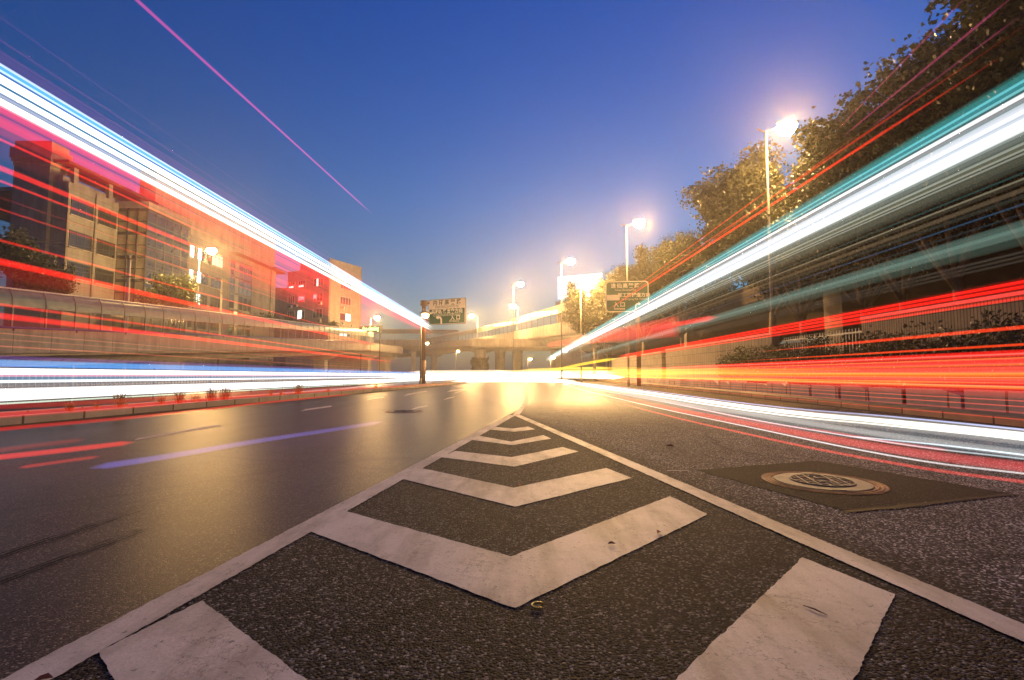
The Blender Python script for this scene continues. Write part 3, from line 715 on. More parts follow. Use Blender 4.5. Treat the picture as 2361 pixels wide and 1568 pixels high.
# ------------------------------------------------------------------ buildings
class Face:
    """a wall plane: origin o (x,y), direction d along the wall, outward normal n"""
    def __init__(s, o, e):
        s.o = Vector((*o,0)); v = Vector((*e,0))-s.o; s.L = v.length; s.d = v/s.L; s.n = Vector((s.d.y,-s.d.x,0))
    def p(s, a, z, out=0): q = s.o+s.d*a+s.n*out; return (q.x, q.y, z)
    def slab(s, m, a0, a1, z0, z1, d0, d1):
        vs = [s.p(a,z,d) for d in (d0,d1) for a,z in ((a0,z0),(a1,z0),(a1,z1),(a0,z1))]
        m.add(vs, [(3,2,1,0),(4,5,6,7),(0,1,5,4),(1,2,6,5),(2,3,7,6),(3,0,4,7)])
def window(face, a0, a1, z0, z1, b, bars=(), hbar=None, glass=None, fm=None, sill=True, fw=.07):
    m = MB(); face.slab(m,a0,a0+fw,z0,z1,-.04,.06); face.slab(m,a1-fw,a1,z0,z1,-.04,.06)
    face.slab(m,a0+fw,a1-fw,z1-fw,z1,-.04,.06); face.slab(m,a0+fw,a1-fw,z0,z0+fw,-.04,.06)
    xs = [a0+(a1-a0)*f for f in bars]
    for x in xs: face.slab(m,x-.03,x+.03,z0+fw,z1-fw,-.035,.055)
    if hbar:
        zb = z0+(z1-z0)*hbar; e = [a0+fw]+xs+[a1-fw]
        for p_, q_ in zip(e, e[1:]): face.slab(m,p_+.032,q_-.032,zb-.03,zb+.03,-.03,.05)
    w = part(m, 'window', fm or M_dark, b)
    m = MB(); face.slab(m,a0+fw+.002,a1-fw-.002,z0+fw+.002,z1-fw-.002,-.02,.02); o = m.build('pane', glass or M_glass); o.parent = w; o.matrix_parent_inverse = w.matrix_parent_inverse.inverted() @ Matrix.Identity(4) if False else Matrix.Identity(4)
    o.matrix_parent_inverse = (Matrix.LocRotScale(b.location, b.rotation_euler, None) @ w.matrix_parent_inverse).inverted()
    if sill: m = MB(); face.slab(m,a0-.08,a1+.08,z0-.10,z0-.003,.001,.14); s_ = m.build('sill', M_conc); s_.parent = w; s_.matrix_parent_inverse = o.matrix_parent_inverse.copy()
    return w
def wall_with_holes(face, m, L, z0, z1, holes, th=.35):
    """solid wall built of piers and spandrels round the openings"""
    xs = sorted({0, L, *[h[0] for h in holes], *[h[1] for h in holes]}); zs = sorted({z0, z1, *[h[2] for h in holes], *[h[3] for h in holes]})
    for i in range(len(xs)-1):
        run = None
        for j in range(len(zs)-1):
            cx_, cz_ = (xs[i]+xs[i+1])/2, (zs[j]+zs[j+1])/2
            solid = not any(h[0] < cx_ < h[1] and h[2] < cz_ < h[3] for h in holes)
            if solid: run = (run[0], zs[j+1]) if run else (zs[j], zs[j+1])
            if (not solid or j == len(zs)-2) and run: face.slab(m, xs[i], xs[i+1], run[0], run[1], -th, 0); run = None
# grey office block on the left
bA = empty('office_building', (-46, 66, 0)); tag(bA, 'long grey office building with glass stair towers and red roof pergola behind the ramp', 'building')
fA = Face((-42,46.3), (-42,88.0)); LA = fA.L
rows = [(16.0,17.7),(12.9,14.5),(9.95,11.5),(6.8,8.3)]
cols = [(.35,2.9),(3.5,5.8),(16.7,18.9),(19.5,22.0),(22.7,25.4)]
holes = [(c[0],c[1],r_[0],r_[1]) for r_ in rows for c in cols]
bay2 = (27.4,33.6,3.0,17.9); holes.append(bay2)
m = MB(); wall_with_holes(fA, m, LA, 0, 19.0, holes)
m.box(-47.2, 46.3, 0, -42.36, 46.65, 19.0); m.box(-58, 87.6, 0, -42.36, 88.0, 19.0); m.box(-58,46.66,18.2,-42.36,87.59,18.6)
m.box(-42.9,46.31,19.003,-42.6,58.0,19.6)
part(m, 'wall', M_bldg, bA)
m = MB()
for z in (9.2,12.25,15.3,18.35): fA.slab(m, 0, 9.0, z, z+.05, -.01, .025)
for x in (0, 3.15): fA.slab(m, x-.05 if x else -.05, x+.12, 0, 18.3, -.01, .10)
part(m, 'string_course', M_conc_d, bA)
rnd = random.Random(12)
for r_ in rows:
    for k, c in enumerate(cols):
        lit = (k >= 2 and r_ in rows[:3] and rnd.random() < .75)
        gl = M_glass if not lit else (M_litwin if rnd.random() < .8 else M_litwin2)
        if lit and rnd.random() < .5:
            mid = (c[0]+c[1])/2
            window(fA, c[0], c[0]+(c[1]-c[0])*.42, r_[0], r_[1], bA, (.5,), .72, gl); window(fA, c[0]+(c[1]-c[0])*.42+.003, c[1], r_[0], r_[1], bA, (.33,.66), .72, M_glass)
        else: window(fA, c[0], c[1], r_[0], r_[1], bA, (.33,.66), .74, gl)
def glass_bay(b, faces, z0, z1, nx, nz, lit=()):
    for fi, f in enumerate(faces):
        m = MB(); n = nx[fi]; W_ = f.L
        for i in range(n+1):
            x = W_*i/n; x0, x1 = max(0,x-.07), min(W_,x+.07); f.slab(m, x0, x1, z0, z1, -.12, .05)
        for j in range(nz+1):
            z = z0+(z1-z0)*j/nz
            for i in range(n): f.slab(m, W_*i/n+.072, W_*(i+1)/n-.072, z-(.16 if j%2==0 else .05), z+(.16 if j%2==0 else .05), -.10, .03)
        fr_ = part(m, 'glazing_frame', M_dark, b)
        for i in range(n):
            m = MB(); f.slab(m, W_*i/n+.073, W_*(i+1)/n-.073, z0+.1, z1-.1, -.05, -.02)
            o = m.build('pane', M_paintlit_glass if (fi,i) in lit else M_glass); o.parent = fr_; o.matrix_parent_inverse = (Matrix.LocRotScale(b.location, b.rotation_euler, None) @ fr_.matrix_parent_inverse).inverted()
M_paintlit_glass = plain('stair_glass_lit_in_colour', (.30,.27,.18), .2, .4, .6)  # these panes give no light; their lit look is in the colour
glass_bay(bA, [Face((-42.02,52.4),(-38.9,52.4)), Face((-38.9,52.42),(-38.9,59.3))], 3.0, 18.3, (3,5), 12, {(0,0),(0,1),(0,2)})
m = MB(); m.box(-42.0,52.36,18.47,-38.8,59.5,19.2); m.box(-41.9,52.7,0,-39.2,59.2,2.9); m.box(-41.9,59.31,0,-38.9,59.6,18.46); part(m, 'stair_tower_roof', M_bldg, bA)
fb = Face((-42,46.3+27.4),(-42,46.3+33.6)); glass_bay(bA, [fb], 3.0, 17.9, (5,), 12, {(0,1)})
m = MB(); m.box(-44.2,58.0,19.003,-42.25,88.0,25.2); part(m, 'roof_screen_wall', M_bldg2, bA)
m = MB(); m.box(-45,74,18.9,-41.0,90.2,19.0); m.box(-44.9,86,19.0,-41.2,90.0,19.35); part(m, 'eave', M_brown, bA)
# corner shaft with a stepped cap
m = MB(); m.box(-46.9,45.9,0,-43.5,47.6,20.4); part(m, 'corner_shaft', M_bldg, bA)
m = MB(); m.box(-46.95,45.85,20.403,-43.4,47.7,20.75); m.box(-47.05,45.75,20.753,-43.3,47.8,21.05); m.box(-47.15,45.65,21.053,-43.2,47.9,22.1); m.box(-46.9,45.85,22.103,-43.4,47.7,22.75); part(m, 'shaft_cap', M_bldg, bA)
m = MB(); m.box(-46.5,46.1,22.753,-44.0,47.5,22.83)
part(m, 'cap_slab', M_brown, bA)
M_pergola = plain('red_brown_pergola', (.17,.045,.035), .55, .2, 4)
m = MB(); m.box(-44.9,46.0,20.75,-44.7,58,21.0); m.box(-42.1,46.0,20.75,-41.85,58,21.0); m.box(-44.69,46.0,20.75,-42.11,46.2,21.0); m.box(-44.69,57.8,20.75,-42.11,58,21.0)
y = 46.55
while y < 57.6: m.box(-44.69,y,20.82,-42.11,y+.11,20.96); y += .33
part(m, 'pergola', M_pergola, bA)
for y in (47.2,51.4,56.0):
    m = MB(); m.box(-42.75,y,19.003,-42.35,y+.5,20.745); part(m, 'pergola_post', M_bldg, bA)
for (y, w, h) in ((48.3,1.7,.95),(54.2,1.5,1.3)):
    m = MB(); m.box(-45.5,y,18.61,-44.2,y+w,18.6+h+.6); part(m, 'roof_tank', M_pergola, bA)
m = MB(); m.tube([(-41.9,49.4,0),(-41.9,49.4,18.9)], .07, seg=6); m.tube([(-41.92,86.2,0),(-41.92,86.2,18.9)], .07, seg=6); part(m, 'drainpipe', M_pole, bA)
# balcony rail at the foot
m = MB()
for i in range(24): fA.slab(m, 4.0+i*.33, 4.03+i*.33, 7.0, 7.9, 1.4, 1.43)
fA.slab(m, 3.9, 11.8, 7.92, 7.98, 1.38, 1.45); fA.slab(m, 3.9, 11.8, 6.6, 6.98, -.01, 1.5); part(m, 'balcony', M_bldg2, bA)

# pink corner block with lit windows
bB = empty('apartment_building', (-45, 112, 0)); tag(bB, 'pink and cream corner building with red neon window signs and small lit windows', 'building')
C0, C1, C2 = (-38.7,105), (-50.3,111), (-34.8,114.5)
f1 = Face(C1, C0); f2 = Face(C0, C2)
r1 = [(19.6,21.3),(16.4,18.1),(12.7,14.7)]
h1 = []; spec1 = []
for (a, b_), jobs in {(.03,.19):('half','dark','dark'), (.27,.44):('half','neon','lit'), (.64,.86):('third','neon3','dark')}.items():
    for r_, jb in zip(r1, jobs):
        h1.append((a*f1.L, b_*f1.L, r_[0], r_[1])); spec1.append(jb)
m = MB(); wall_with_holes(f1, m, f1.L, 0, 23.6, h1, .3)
f1.slab(m, 2.5, 8.0, 23.603, 26.2, -4, -1.2); part(m, 'wall', M_bldg2, bB, label='pink wall with neon window signs')
r2 = [(19.4,21.0),(16.0,17.7),(12.4,14.1),(9.0,10.8)]; h2 = [(.32*f2.L, .66*f2.L, *r_) for r_ in r2]
m = MB(); wall_with_holes(f2, m, f2.L, 0, 25.4, h2, .3); part(m, 'wall', M_bldg3, bB, label='cream wall facing the junction')
m = MB(); vs = [(*C1,23.2),(*C0,23.2),(*C2,23.2),(-46,121,23.2)]; m.add(vs, [(0,1,2,3)]); part(m, 'roof', M_conc_d, bB)
m = MB(); m.tube([f2.p(.25,0,.08),f2.p(.25,25.2,.08)], .07, seg=6); part(m, 'drainpipe', M_pole, bB)
m = MB(); m.tube([f2.p(f2.L-.2,0,.08),f2.p(f2.L-.2,25.2,.08)], .10, seg=6); part(m, 'drainpipe', M_pole, bB)
def lettering(text, face, a, z, size, out, mat, parent, name='lettering', sp=1.0, bold=0.0, sx=1.0):
    c = bpy.data.curves.new('t', 'FONT'); c.body = text; c.size = size; c.space_character = sp; c.offset = bold; c.align_x = 'CENTER'; c.align_y = 'CENTER'; c.resolution_u = 3
    o = bpy.data.objects.new('t', c); COL.objects.link(o); dg = bpy.context.evaluated_depsgraph_get(); me = bpy.data.meshes.new_from_object(o.evaluated_get(dg)); bpy.data.objects.remove(o)
    me.name = name
    for v in me.vertices:
        q = face.p(a+v.co.x*sx, z+v.co.y, out); v.co = q
    me.materials.clear(); me.materials.append(mat); l = bpy.data.objects.new(name, me); COL.objects.link(l); l.parent = parent
    pm = Matrix.Identity(4); p_ = parent
    chain = []
    while p_: chain.append(p_); p_ = p_.parent
    for p_ in reversed(chain): pm = pm @ p_.matrix_parent_inverse @ Matrix.LocRotScale(p_.location, p_.rotation_euler, None)
    l.matrix_parent_inverse = pm.inverted(); return l
for (a0,a1,z0,z1), jb in zip(h1, spec1):
    if jb == 'dark': window(f1,a0,a1,z0,z1,bB,(.33,.66),None,fm=M_white)
    elif jb == 'lit': window(f1,a0,a0+(a1-a0)*.65,z0,z1,bB,(),.7,M_litwin,fm=M_white); window(f1,a0+(a1-a0)*.65+.003,a1,z0,z1,bB,fm=M_white)
    elif jb == 'half': window(f1,a0,a1,z0,z1,bB,(.33,.66),.5,fm=M_white); w = window(f1,a0+.12,a0+(a1-a0)*.8,z0+.18,z0+.7,bB,(.5,),None,M_litwin,fm=M_white,sill=False)
    elif jb == 'third': window(f1,a0,a0+(a1-a0)*.30,z0,z1,bB,fm=M_white); window(f1,a0+(a1-a0)*.30+.003,a0+(a1-a0)*.5,z0,z1,bB,(),None,M_litwin,fm=M_white); window(f1,a0+(a1-a0)*.5+.003,a1,z0,z1,bB,(.5,),None,fm=M_white)
    elif jb == 'neon': w = window(f1,a0,a1,z0,z1,bB,(),None,M_redneon,fm=M_white); lettering('汉约', f1, (a0+a1)/2, (z0+z1)/2, .95, .075, M_neonwhite, w)
    elif jb == 'neon3': w = window(f1,a0,a0+(a1-a0)*.36,z0,z1,bB,(),None,M_redneon,fm=M_white); lettering('网', f1, a0+(a1-a0)*.18, (z0+z1)/2, 1.0, .075, M_neonwhite, w); window(f1,a0+(a1-a0)*.36+.003,a1,z0,z1,bB,(.5,),None,fm=M_white)
for k, (a0,a1,z0,z1) in enumerate(h2):
    if k == 2: window(f2,a0,a0+(a1-a0)*.52,z0,z1,bB,fm=M_white); window(f2,a0+(a1-a0)*.52+.003,a1,z0,z1,bB,(),None,M_litwin,fm=M_white)
    elif k == 3: window(f2,a0,a0+(a1-a0)*.7,z0,z1,bB,(.5,),.6,M_litwin,fm=M_white); window(f2,a0+(a1-a0)*.7+.003,a1,z0,z1,bB,fm=M_white)
    else: window(f2,a0,a1,z0,z1,bB,(.25,.5,.75),None,fm=M_white)
def aircon(face, a, z, label):
    m = MB(); face.slab(m,a,a+.85,z,z+.6,.25,.6); r = empty('air_conditioner', face.p(a+.42,z,.4)); tag(r, label, 'air conditioner', 'air conditioners on the pink and cream building')
    part(m, 'housing', M_cream, r); m = MB(); face.slab(m,a+.06,a+.6,z+.06,z+.54,.601,.63); part(m, 'fan_grille', M_dark, r)
    m = MB(); face.slab(m,a+.05,a+.12,z-.05,z-.003,.001,.58); face.slab(m,a+.7,a+.77,z-.05,z-.003,.001,.58); part(m, 'bracket', M_steel, r)
aircon(f1, .10*f1.L, 15.3, 'outdoor air conditioner under the dark middle row window, farthest left on the pink wall')
aircon(f1, .24*f1.L, 15.4, 'outdoor air conditioner just below the two character red neon window')
aircon(f1, .80*f1.L, 15.5, 'outdoor air conditioner below the one character neon window')
aircon(f1, .80*f1.L, 11.7, 'outdoor air conditioner lowest on the pink wall, under a dark window')
aircon(f2, .32*f2.L, 14.9, 'outdoor air conditioner highest on the cream wall')
aircon(f2, .32*f2.L, 11.4, 'outdoor air conditioner under the half lit window on the cream wall, left one')
aircon(f2, .60*f2.L, 11.2, 'outdoor air conditioner under the half lit window on the cream wall, right one')
# low dark house between the two
bC = empty('house', (-56, 118, 0)); tag(bC, 'narrow dark house squeezed between the grey office building and the pink building', 'house')
fC = Face((-60,113.5),(-50.9,113.5)); m = MB(); wall_with_holes(fC, m, fC.L, 0, 20, [(4.2,5.8,17.0,18.9),(4.0,8.0,9.0,11.6)], .3); part(m, 'wall', M_bldg, bC)
m = MB(); m.box(-60.2,113.3,20.003,-50.8,120,20.4); part(m, 'roof', M_conc_d, bC)
window(fC,4.2,5.8,17.0,18.9,bC,(.5,),.5,M_litwin); window(fC,4.0,8.0,9.0,11.6,bC,(.5,),.6)

# billboard building far right
bD = empty('apartment_building', (38, 205, 0)); tag(bD, 'tall pale building with stepped floors carrying the glowing billboard on its roof', 'building')
pA, pB = at(1282, 700, 200), at(1400, 700, 190)
fD = Face((pA.x,pA.y),(pB.x+12,pB.y-6)); zt0 = at(1300, 690, 198).z
m = MB(); holesD = [(2+i*4.2, 4.4+i*4.2, zt0-5.5-j*3.4, zt0-3.7-j*3.4) for i in range(5) for j in range(4)]
wall_with_holes(fD, m, fD.L, 0, zt0-1.2, holesD, .4); fD.slab(m, -.6, fD.L, zt0-2.4, zt0-2.0, .001, .5); part(m, 'wall', M_bldg3, bD)
for h in holesD: window(fD, *h, bD, (.5,))
m = MB(); fD.slab(m, -.3, fD.L+.3, zt0-1.197, zt0-.8, -12, .4); part(m, 'roof', M_conc, bD)
p0, p1 = at(1286, 690, 198), at(1388.5, 684, 190); fS = Face((p0.x,p0.y),(p1.x,p1.y))
bb = empty('billboard', fS.p(fS.L/2, zt0-.8, 0)); tag(bb, 'glowing white and pale blue rooftop billboard on the tall pale building', 'billboard')
zb0, zb1 = zt0, at(1340,635,195).z
m = MB(); fS.slab(m, 0, fS.L, zb0, zb1, -.5, 0); panel = part(m, 'light_panel', M_bb, bb)
m = MB(); fS.slab(m, .1, 1.4, zb0+.2, zb0+(zb1-zb0)*.68, .01, .03); o = part(m, 'blue_stripe', M_bbblue, bb)
for ch, fx, sz in (('顺', .34, 3.4), ('才', .53, 3.0), ('团', .90, 3.6)): lettering(ch, fS, fS.L*fx, zb0+(zb1-zb0)*.62, sz, .03, M_bbink, panel)
m = MB()
for k in range(6): a = fS.L*(k+.5)/6; fS.slab(m, a-.12, a+.12, zt0-.797, zb1-.5, -.9, -.51)
part(m, 'support_frame', M_steel, bb)

# ------------------------------------------------------------------ signs
def rrect(w, h, r, n=5):
    return [(sx*(w/2-r)+r*math.cos(a), sz*(h/2-r)+r*math.sin(a)) for sx, sz, a0 in ((1,1,0),(-1,1,90),(-1,-1,180),(1,-1,270)) for a in [R(a0+90*k/n) for k in range(n+1)]]
def plate(face, a, z, poly, d0, d1, name, mat, parent):
    m = MB(); n = len(poly)
    m.add([face.p(a+x, z+y, d) for d in (d0,d1) for x, y in poly], [tuple(range(n))[::-1], tuple(range(n,2*n))]+[(i,(i+1)%n,(i+1)%n+n,i+n) for i in range(n)])
    return part(m, name, mat, parent)
def bent_arrow(s, flip=1):
    pts = [(.16,-.5),(.16,-.02),(.08,.12),(-.10,.16),(-.10,.02),(-.46,.22),(-.10,.5),(-.10,.34),(.16,.30),(.34,.08),(.36,-.5)]
    return [(flip*x*s, y*s) for x, y in pts]
YS1 = 40.0; pl, pr = at(988,720,YS1), at(1074,716,YS1-1.4)
fL = Face((pl.x,pl.y),(pr.x,pr.y)); wS = fL.L; zS1, zS0 = at(1030,689,YS1-.7).z, at(1030,748,YS1-.7).z; hS = zS1-zS0; zc = (zS0+zS1)/2
pp = at(976.5, 800, YS1); s1 = empty('road_sign', (pp.x, YS1, 0)); tag(s1, 'white and green direction sign with a bent arrow on a brown post over the median', 'road sign')
m = MB(); m.tube([(pp.x,YS1,-.05),(pp.x,YS1,1.9)], .20, seg=12); m.tube([(pp.x,YS1,1.9),(pp.x,YS1,at(976,701,YS1).z)], .17, seg=12); part(m, 'post', M_brown, s1, True)
for zz in (zS1-.25, zS0+.35):
    m = MB(); m.lathe((pp.x,YS1,zz), [(.17,-.22),(.30,-.2),(.30,.2),(.17,.22)], 12); m.tube([(pp.x,YS1,zz),(pr.x-.3,fL.p(0,0,-.2)[1],zz)], .09, seg=8); part(m, 'bracket', M_brown, s1)
back = plate(fL, wS/2, zc, rrect(wS, hS, .10), -.05, 0, 'board', M_brown, s1)
face_w = plate(fL, wS/2, zc, rrect(wS-.07, hS-.07, .12), .002, .012, 'white_face', M_cream, s1)
gh = hS*.585; face_g = plate(fL, wS/2, zS0+gh/2+.06, rrect(wS-.18, gh-.02, .06), .014, .018, 'green_face', M_green, s1)
lettering('内 环 高 架 路', fL, wS*.50, zS0+hS*.85, .46, .016, M_letter_d, face_w, sp=1.0, bold=.008, sx=.93)
lettering('INNER RING ELEVATED RD', fL, wS*.5, zS0+hS*.69, .30, .016, M_letter_d, face_w, sp=1.0, sx=.60)
lettering('共和新路立交方向', fL, wS*.5, zS0+hS*.50, .40, .022, M_letter_w, face_g, bold=.012, sx=.90)
lettering('TO GONGHEXIN RD INTERCHANGE', fL, wS*.5, zS0+hS*.365, .25, .022, M_letter_w, face_g, sx=.62)
lettering('入 口', fL, wS*.73, zS0+hS*.235, .40, .022, M_letter_w, face_g, bold=.01)
lettering('ENTRANCE', fL, wS*.70, zS0+hS*.11, .22, .022, M_letter_w, face_g, sx=.8)
plate(fL, wS*.30, zS0+hS*.20, bent_arrow(.75), .020, .024, 'arrow', M_letter_w, s1)
YS2 = 33.0; pl, pr = at(1396,690,YS2), at(1496,690,YS2-.3); fR = Face((pl.x,pl.y),(pr.x,pr.y)); wS = fR.L; zS1, zS0 = at(1440,649,YS2).z, at(1440,720,YS2).z; hS = zS1-zS0; zc = (zS0+zS1)/2
s2 = empty('road_sign', (pr.x-.6, YS2+.3, 0)); tag(s2, 'dark green entrance sign with cream border half hidden by leaves of the right row', 'road sign')
m = MB(); m.tube([(pr.x-.6,YS2+.25,-.05),(pr.x-.6,YS2+.25,zS1-.1)], .14, seg=12); part(m, 'post', M_brown, s2, True)
plate(fR, wS/2, zc, rrect(wS, hS, .22), -.05, 0, 'border', M_cream, s2)
g2 = plate(fR, wS/2, zc, rrect(wS-.14, hS-.14, .18), .002, .008, 'green_face', M_green, s2)
lettering('逸仙高架路', fR, wS*.46, zS0+hS*.84, .34, .012, M_letter_w, g2, sp=1.25, bold=.008)
lettering('Yixian Elevated Rd', fR, wS*.46, zS0+hS*.71, .18, .012, M_letter_w, g2)
lettering('军工路隧道方向', fR, wS*.66, zS0+hS*.535, .30, .012, M_letter_w, g2, bold=.008)
lettering('To Jungong Rd. Tunnel', fR, wS*.66, zS0+hS*.415, .18, .012, M_letter_w, g2)
lettering('入口', fR, wS*.32, zS0+hS*.23, .36, .012, M_letter_w, g2, sp=1.35, bold=.008)
lettering('Entrance', fR, wS*.32, zS0+hS*.11, .20, .012, M_letter_w, g2, bold=.005)
plate(fR, wS*.74, zS0+hS*.20, bent_arrow(.5, -1), .010, .013, 'arrow', M_letter_w, s2)
plate(fR, wS*.18, zS0+hS*.47, rrect(wS*.30, hS*.18, .03), .010, .013, 'white_plate', M_cream, s2)
# green running text under the flyover
pl, pr = at(829,759,100), at(880,756.5,98); fG = Face((pl.x,pl.y),(pr.x,pr.y)); z0, z1 = at(850,764,99).z, at(850,752,99).z
ld = empty('led_sign', fG.p(fG.L/2,0,0)); tag(ld, 'thin strip of green glowing letters under the flyover beside the cream wall', 'led sign')
m = MB(); fG.slab(m, -.1, fG.L+.1, z0-.1, z1+.1, -.15, 0); bd = part(m, 'case', M_dark, ld)
m = MB(); fG.slab(m, .3, .5, 0, z0-.1, -.14, -.02); fG.slab(m, fG.L-.5, fG.L-.3, 0, z0-.1, -.14, -.02); part(m, 'leg', M_dark, ld)
lettering('(ire-slnming', fG, fG.L/2, (z0+z1)/2, (z1-z0)*1.1, .01, M_led, bd, bold=.04, sx=.72)

# ------------------------------------------------------------------ street lamps
def lamp_meshes(H, arm, pr_=.055, two=True, bowl=.26):
    out = {}
    m = MB(); m.tube([(0,0,-.05),(0,0,.5)], pr_*1.7, seg=10); m.tube([(0,0,.5),(0,0,H-.3)], [pr_*1.25, pr_*.75], seg=10); out['pole'] = (m, M_pole, True)
    m = MB()
    m.tube([(-.35 if two else 0,0,H-.18),(0,0,H-.32),(arm*.55,0,H-.12),(arm,0,H+.06)], pr_*.6, seg=8); out['arm'] = (m, M_pole, True)
    m = MB(); vs = []
    for x, w, h in ((-.42,.05,.03),(-.25,.16,.10),(.15,.20,.13),(.42,.12,.06)): vs.append((x,w,h))
    seg = 10
    pts = [(arm+x, w*math.cos(6.283*k/seg), H+.10+h*math.sin(6.283*k/seg)) for x, w, h in vs for k in range(seg)]
    m.add(pts, [(i*seg+k,i*seg+(k+1)%seg,(i+1)*seg+(k+1)%seg,(i+1)*seg+k) for i in range(3) for k in range(seg)]+[tuple(range(seg))[::-1], tuple(range(3*seg,4*seg))]); out['lamp_head'] = (m, M_pole, True)
    m = MB(); m.lathe((arm,0,H-.05), [(bowl*.35,-bowl*.95),(bowl*.75,-bowl*.7),(bowl,-bowl*.2),(bowl*.95,.04)], 14); out['lamp_bowl'] = (m, M_lamp, True)
    return out
def lamp(uL, vL, Y, arm, zbase, label, group, two=True, bowl=.26, rz=0, mat=None):
    p = at(uL, vL, Y); c = math.cos(rz); H = p.z-zbase
    r = empty('street_lamp', (p.x-arm*c, p.y-arm*math.sin(rz), zbase), rz); tag(r, label, 'street lamp', group)
    sg = 1 if arm > 0 else -1
    for nm, (m, mt, sm) in lamp_meshes(H, abs(arm), two=two, bowl=bowl).items():
        if sg < 0: m.v = [(-x,-y,z) for x,y,z in m.v]
        m.build(nm, (mat or mt) if nm == 'lamp_bowl' else mt, r, sm)
    return r
LG = 'sodium street lamps'
lamp(1814,288,20,.88,0,'tallest nearest sodium street lamp on a T shaped pole above the broad plane tree',LG,bowl=.36)
lamp(1474,511,33,.88,0,'second sodium street lamp of the right row above the trees near the green sign',LG,bowl=.36)
lamp(1316,600,46,.9,0,'third sodium street lamp, its pole in front of the glowing billboard',LG,mat=M_lamp_bright,bowl=.36)
lamp(1200,653,64,.9,0,'fourth sodium street lamp, pole rising beside the sweeping ramp',LG,mat=M_lamp_bright,bowl=.38)
lamp(1183,704,78,-.75,0,'sodium street lamp just below the fourth one, hanging left of its pole',LG,mat=M_lamp_bright,bowl=.45)
lamp(1088,727,104,-1.2,0,'sodium street lamp right beside the white and green sign',LG,mat=M_lamp_bright,bowl=.46)
lamp(488,575,50,1.2,3.3,'bright sodium street lamp on a curved pole in front of the grey office building',LG,two=False,bowl=.45)
lamp(869,731,100,1.2,0,'sodium street lamp between the cream building and the white and green sign',LG,mat=M_lamp_bright,two=False,bowl=.5)
lamp(981,725,36,.3,0,'small sodium lamp beside the brown post of the white and green sign',LG,two=False,bowl=.2,mat=M_lamp_far)
lamp(1355,645,48,.7,0,'sodium street lamp half buried in the amber tree below the billboard',LG,two=False,bowl=.42)
LG3 = 'small lamps at the far junction'
for (u,v,Y,lab) in ((985,791,110,'small lamp under the flyover just right of the brown sign post'),(1056,809,110,'small lamp under the ramp left of the ivy column'),
                    (1222,827,90,'small lamp right of the cross deck columns above the yellow glow'),(1303,806,60,'small lamp on a thin post below the amber tree'),(1275,822,72,'tiny lamp low between the white streaks and yellow glow')):
    lamp(u,v,Y,.4,0,lab,LG3,two=False,bowl=.26,mat=M_lamp_far)

# ------------------------------------------------------------------ utility poles, cables, litter on the road
def utility_pole(u, v0, Y, label):
    p = at(u, v0, Y); r = empty('utility_pole', (p.x, p.y, 0)); tag(r, label, 'utility pole', 'utility poles behind the left barrier')
    m = MB(); m.tube([(p.x,p.y,-.1),(p.x,p.y,p.z)], [.17,.11], seg=10); part(m, 'pole', M_conc, r, True)
    for k, (dz, w) in enumerate(((-.35,1.5),(-1.9,.9))):
        m = MB(); m.box(p.x-w/2, p.y-.16, p.z+dz-.06, p.x+w/2, p.y-.115, p.z+dz+.06); part(m, 'cross_arm', M_brown, r)
    for dx in (-.68,0,.68):
        m = MB(); m.lathe((p.x+dx, p.y-.14, p.z-.285), [(.05,0),(.07,.06),(.04,.12),(.06,.18),(.03,.24)], 8); part(m, 'insulator', M_dark, r)
    return p
q1 = utility_pole(299, 588, 42, 'pale concrete utility pole with crossarms in front of the stair tower'); q2 = utility_pole(512, 640, 60, 'smaller utility pole with crossarms just right of the left street lamp')
for k, (dx, dz) in enumerate(((-.68,0),(.68,0),(0,-1.8))):
    a, b = Vector((q1.x+dx, q1.y-.14, q1.z-.05+dz)), Vector((q2.x+dx, q2.y-.14, q2.z-.05+dz)); c = a+(a-b).normalized()*34
    m = MB()
    for s0, s1 in ((c,a),(a,b)): m.tube([s0.lerp(s1,f)+Vector((0,0,-1.1*4*f*(1-f)*.5)) for f in [i/10 for i in range(11)]], .016, seg=5)
    tag(m.build('overhead_cable', M_dark), ['upper cable, nearer the building, strung between the two utility poles','upper cable, nearer the road, strung between the two utility poles','lowest cable strung between the two utility poles'][k], 'cable', 'cables between the utility poles')
M_dead = plain('dead_leaf', (.22,.06,.02), .7, .4, 20)
for (u, v, s_, lab) in ((1545,1027,.09,'rust coloured fallen leaf on the right lane above the manhole'),(98,1561,.045,'small red fallen leaf at the bottom edge of the left gore line'),(1200,1116,.05,'tiny fallen leaf above the second chevron'),(1520,1224,.045,'curled fallen leaf on the right arm of the large front chevron'),(1410,1250,.04,'tiny curled fallen leaf lower on the large front chevron')):
    p = atz(u, v, .018); m = MB(); rn = random.Random(u)
    shp = [(0,-.5),(.3,-.2),(.26,.15),(0,.55),(-.24,.18),(-.3,-.2)]; a = rn.uniform(0,6); vs = []
    for x, y_ in shp: vs.append((p.x+s_*(x*math.cos(a)-y_*math.sin(a)), p.y+s_*(x*math.sin(a)+y_*math.cos(a)), .010+s_*abs(x)*.7))
    c_ = (p.x, p.y, .012); m.add(vs+[c_], [(i,(i+1)%6,6) for i in range(6)]); tag(m.build('fallen_leaf', M_dead, fix=False), lab, 'leaf', 'fallen leaves on the road')
p = Vector(G(1241,1402)).to_3d(); m = MB(); ring = [(p.x+.022*math.cos(k*.5236), p.y+.022*math.sin(k*.5236), .009) for k in range(1,11)]
m.tube(ring, .004, seg=6); tag(m.build('plastic_ring', plain('yellow_plastic', (.5,.36,.03), .4, .1, 5), smooth=True), 'small open yellow plastic ring lying below the tip of the front chevron', 'plastic ring')
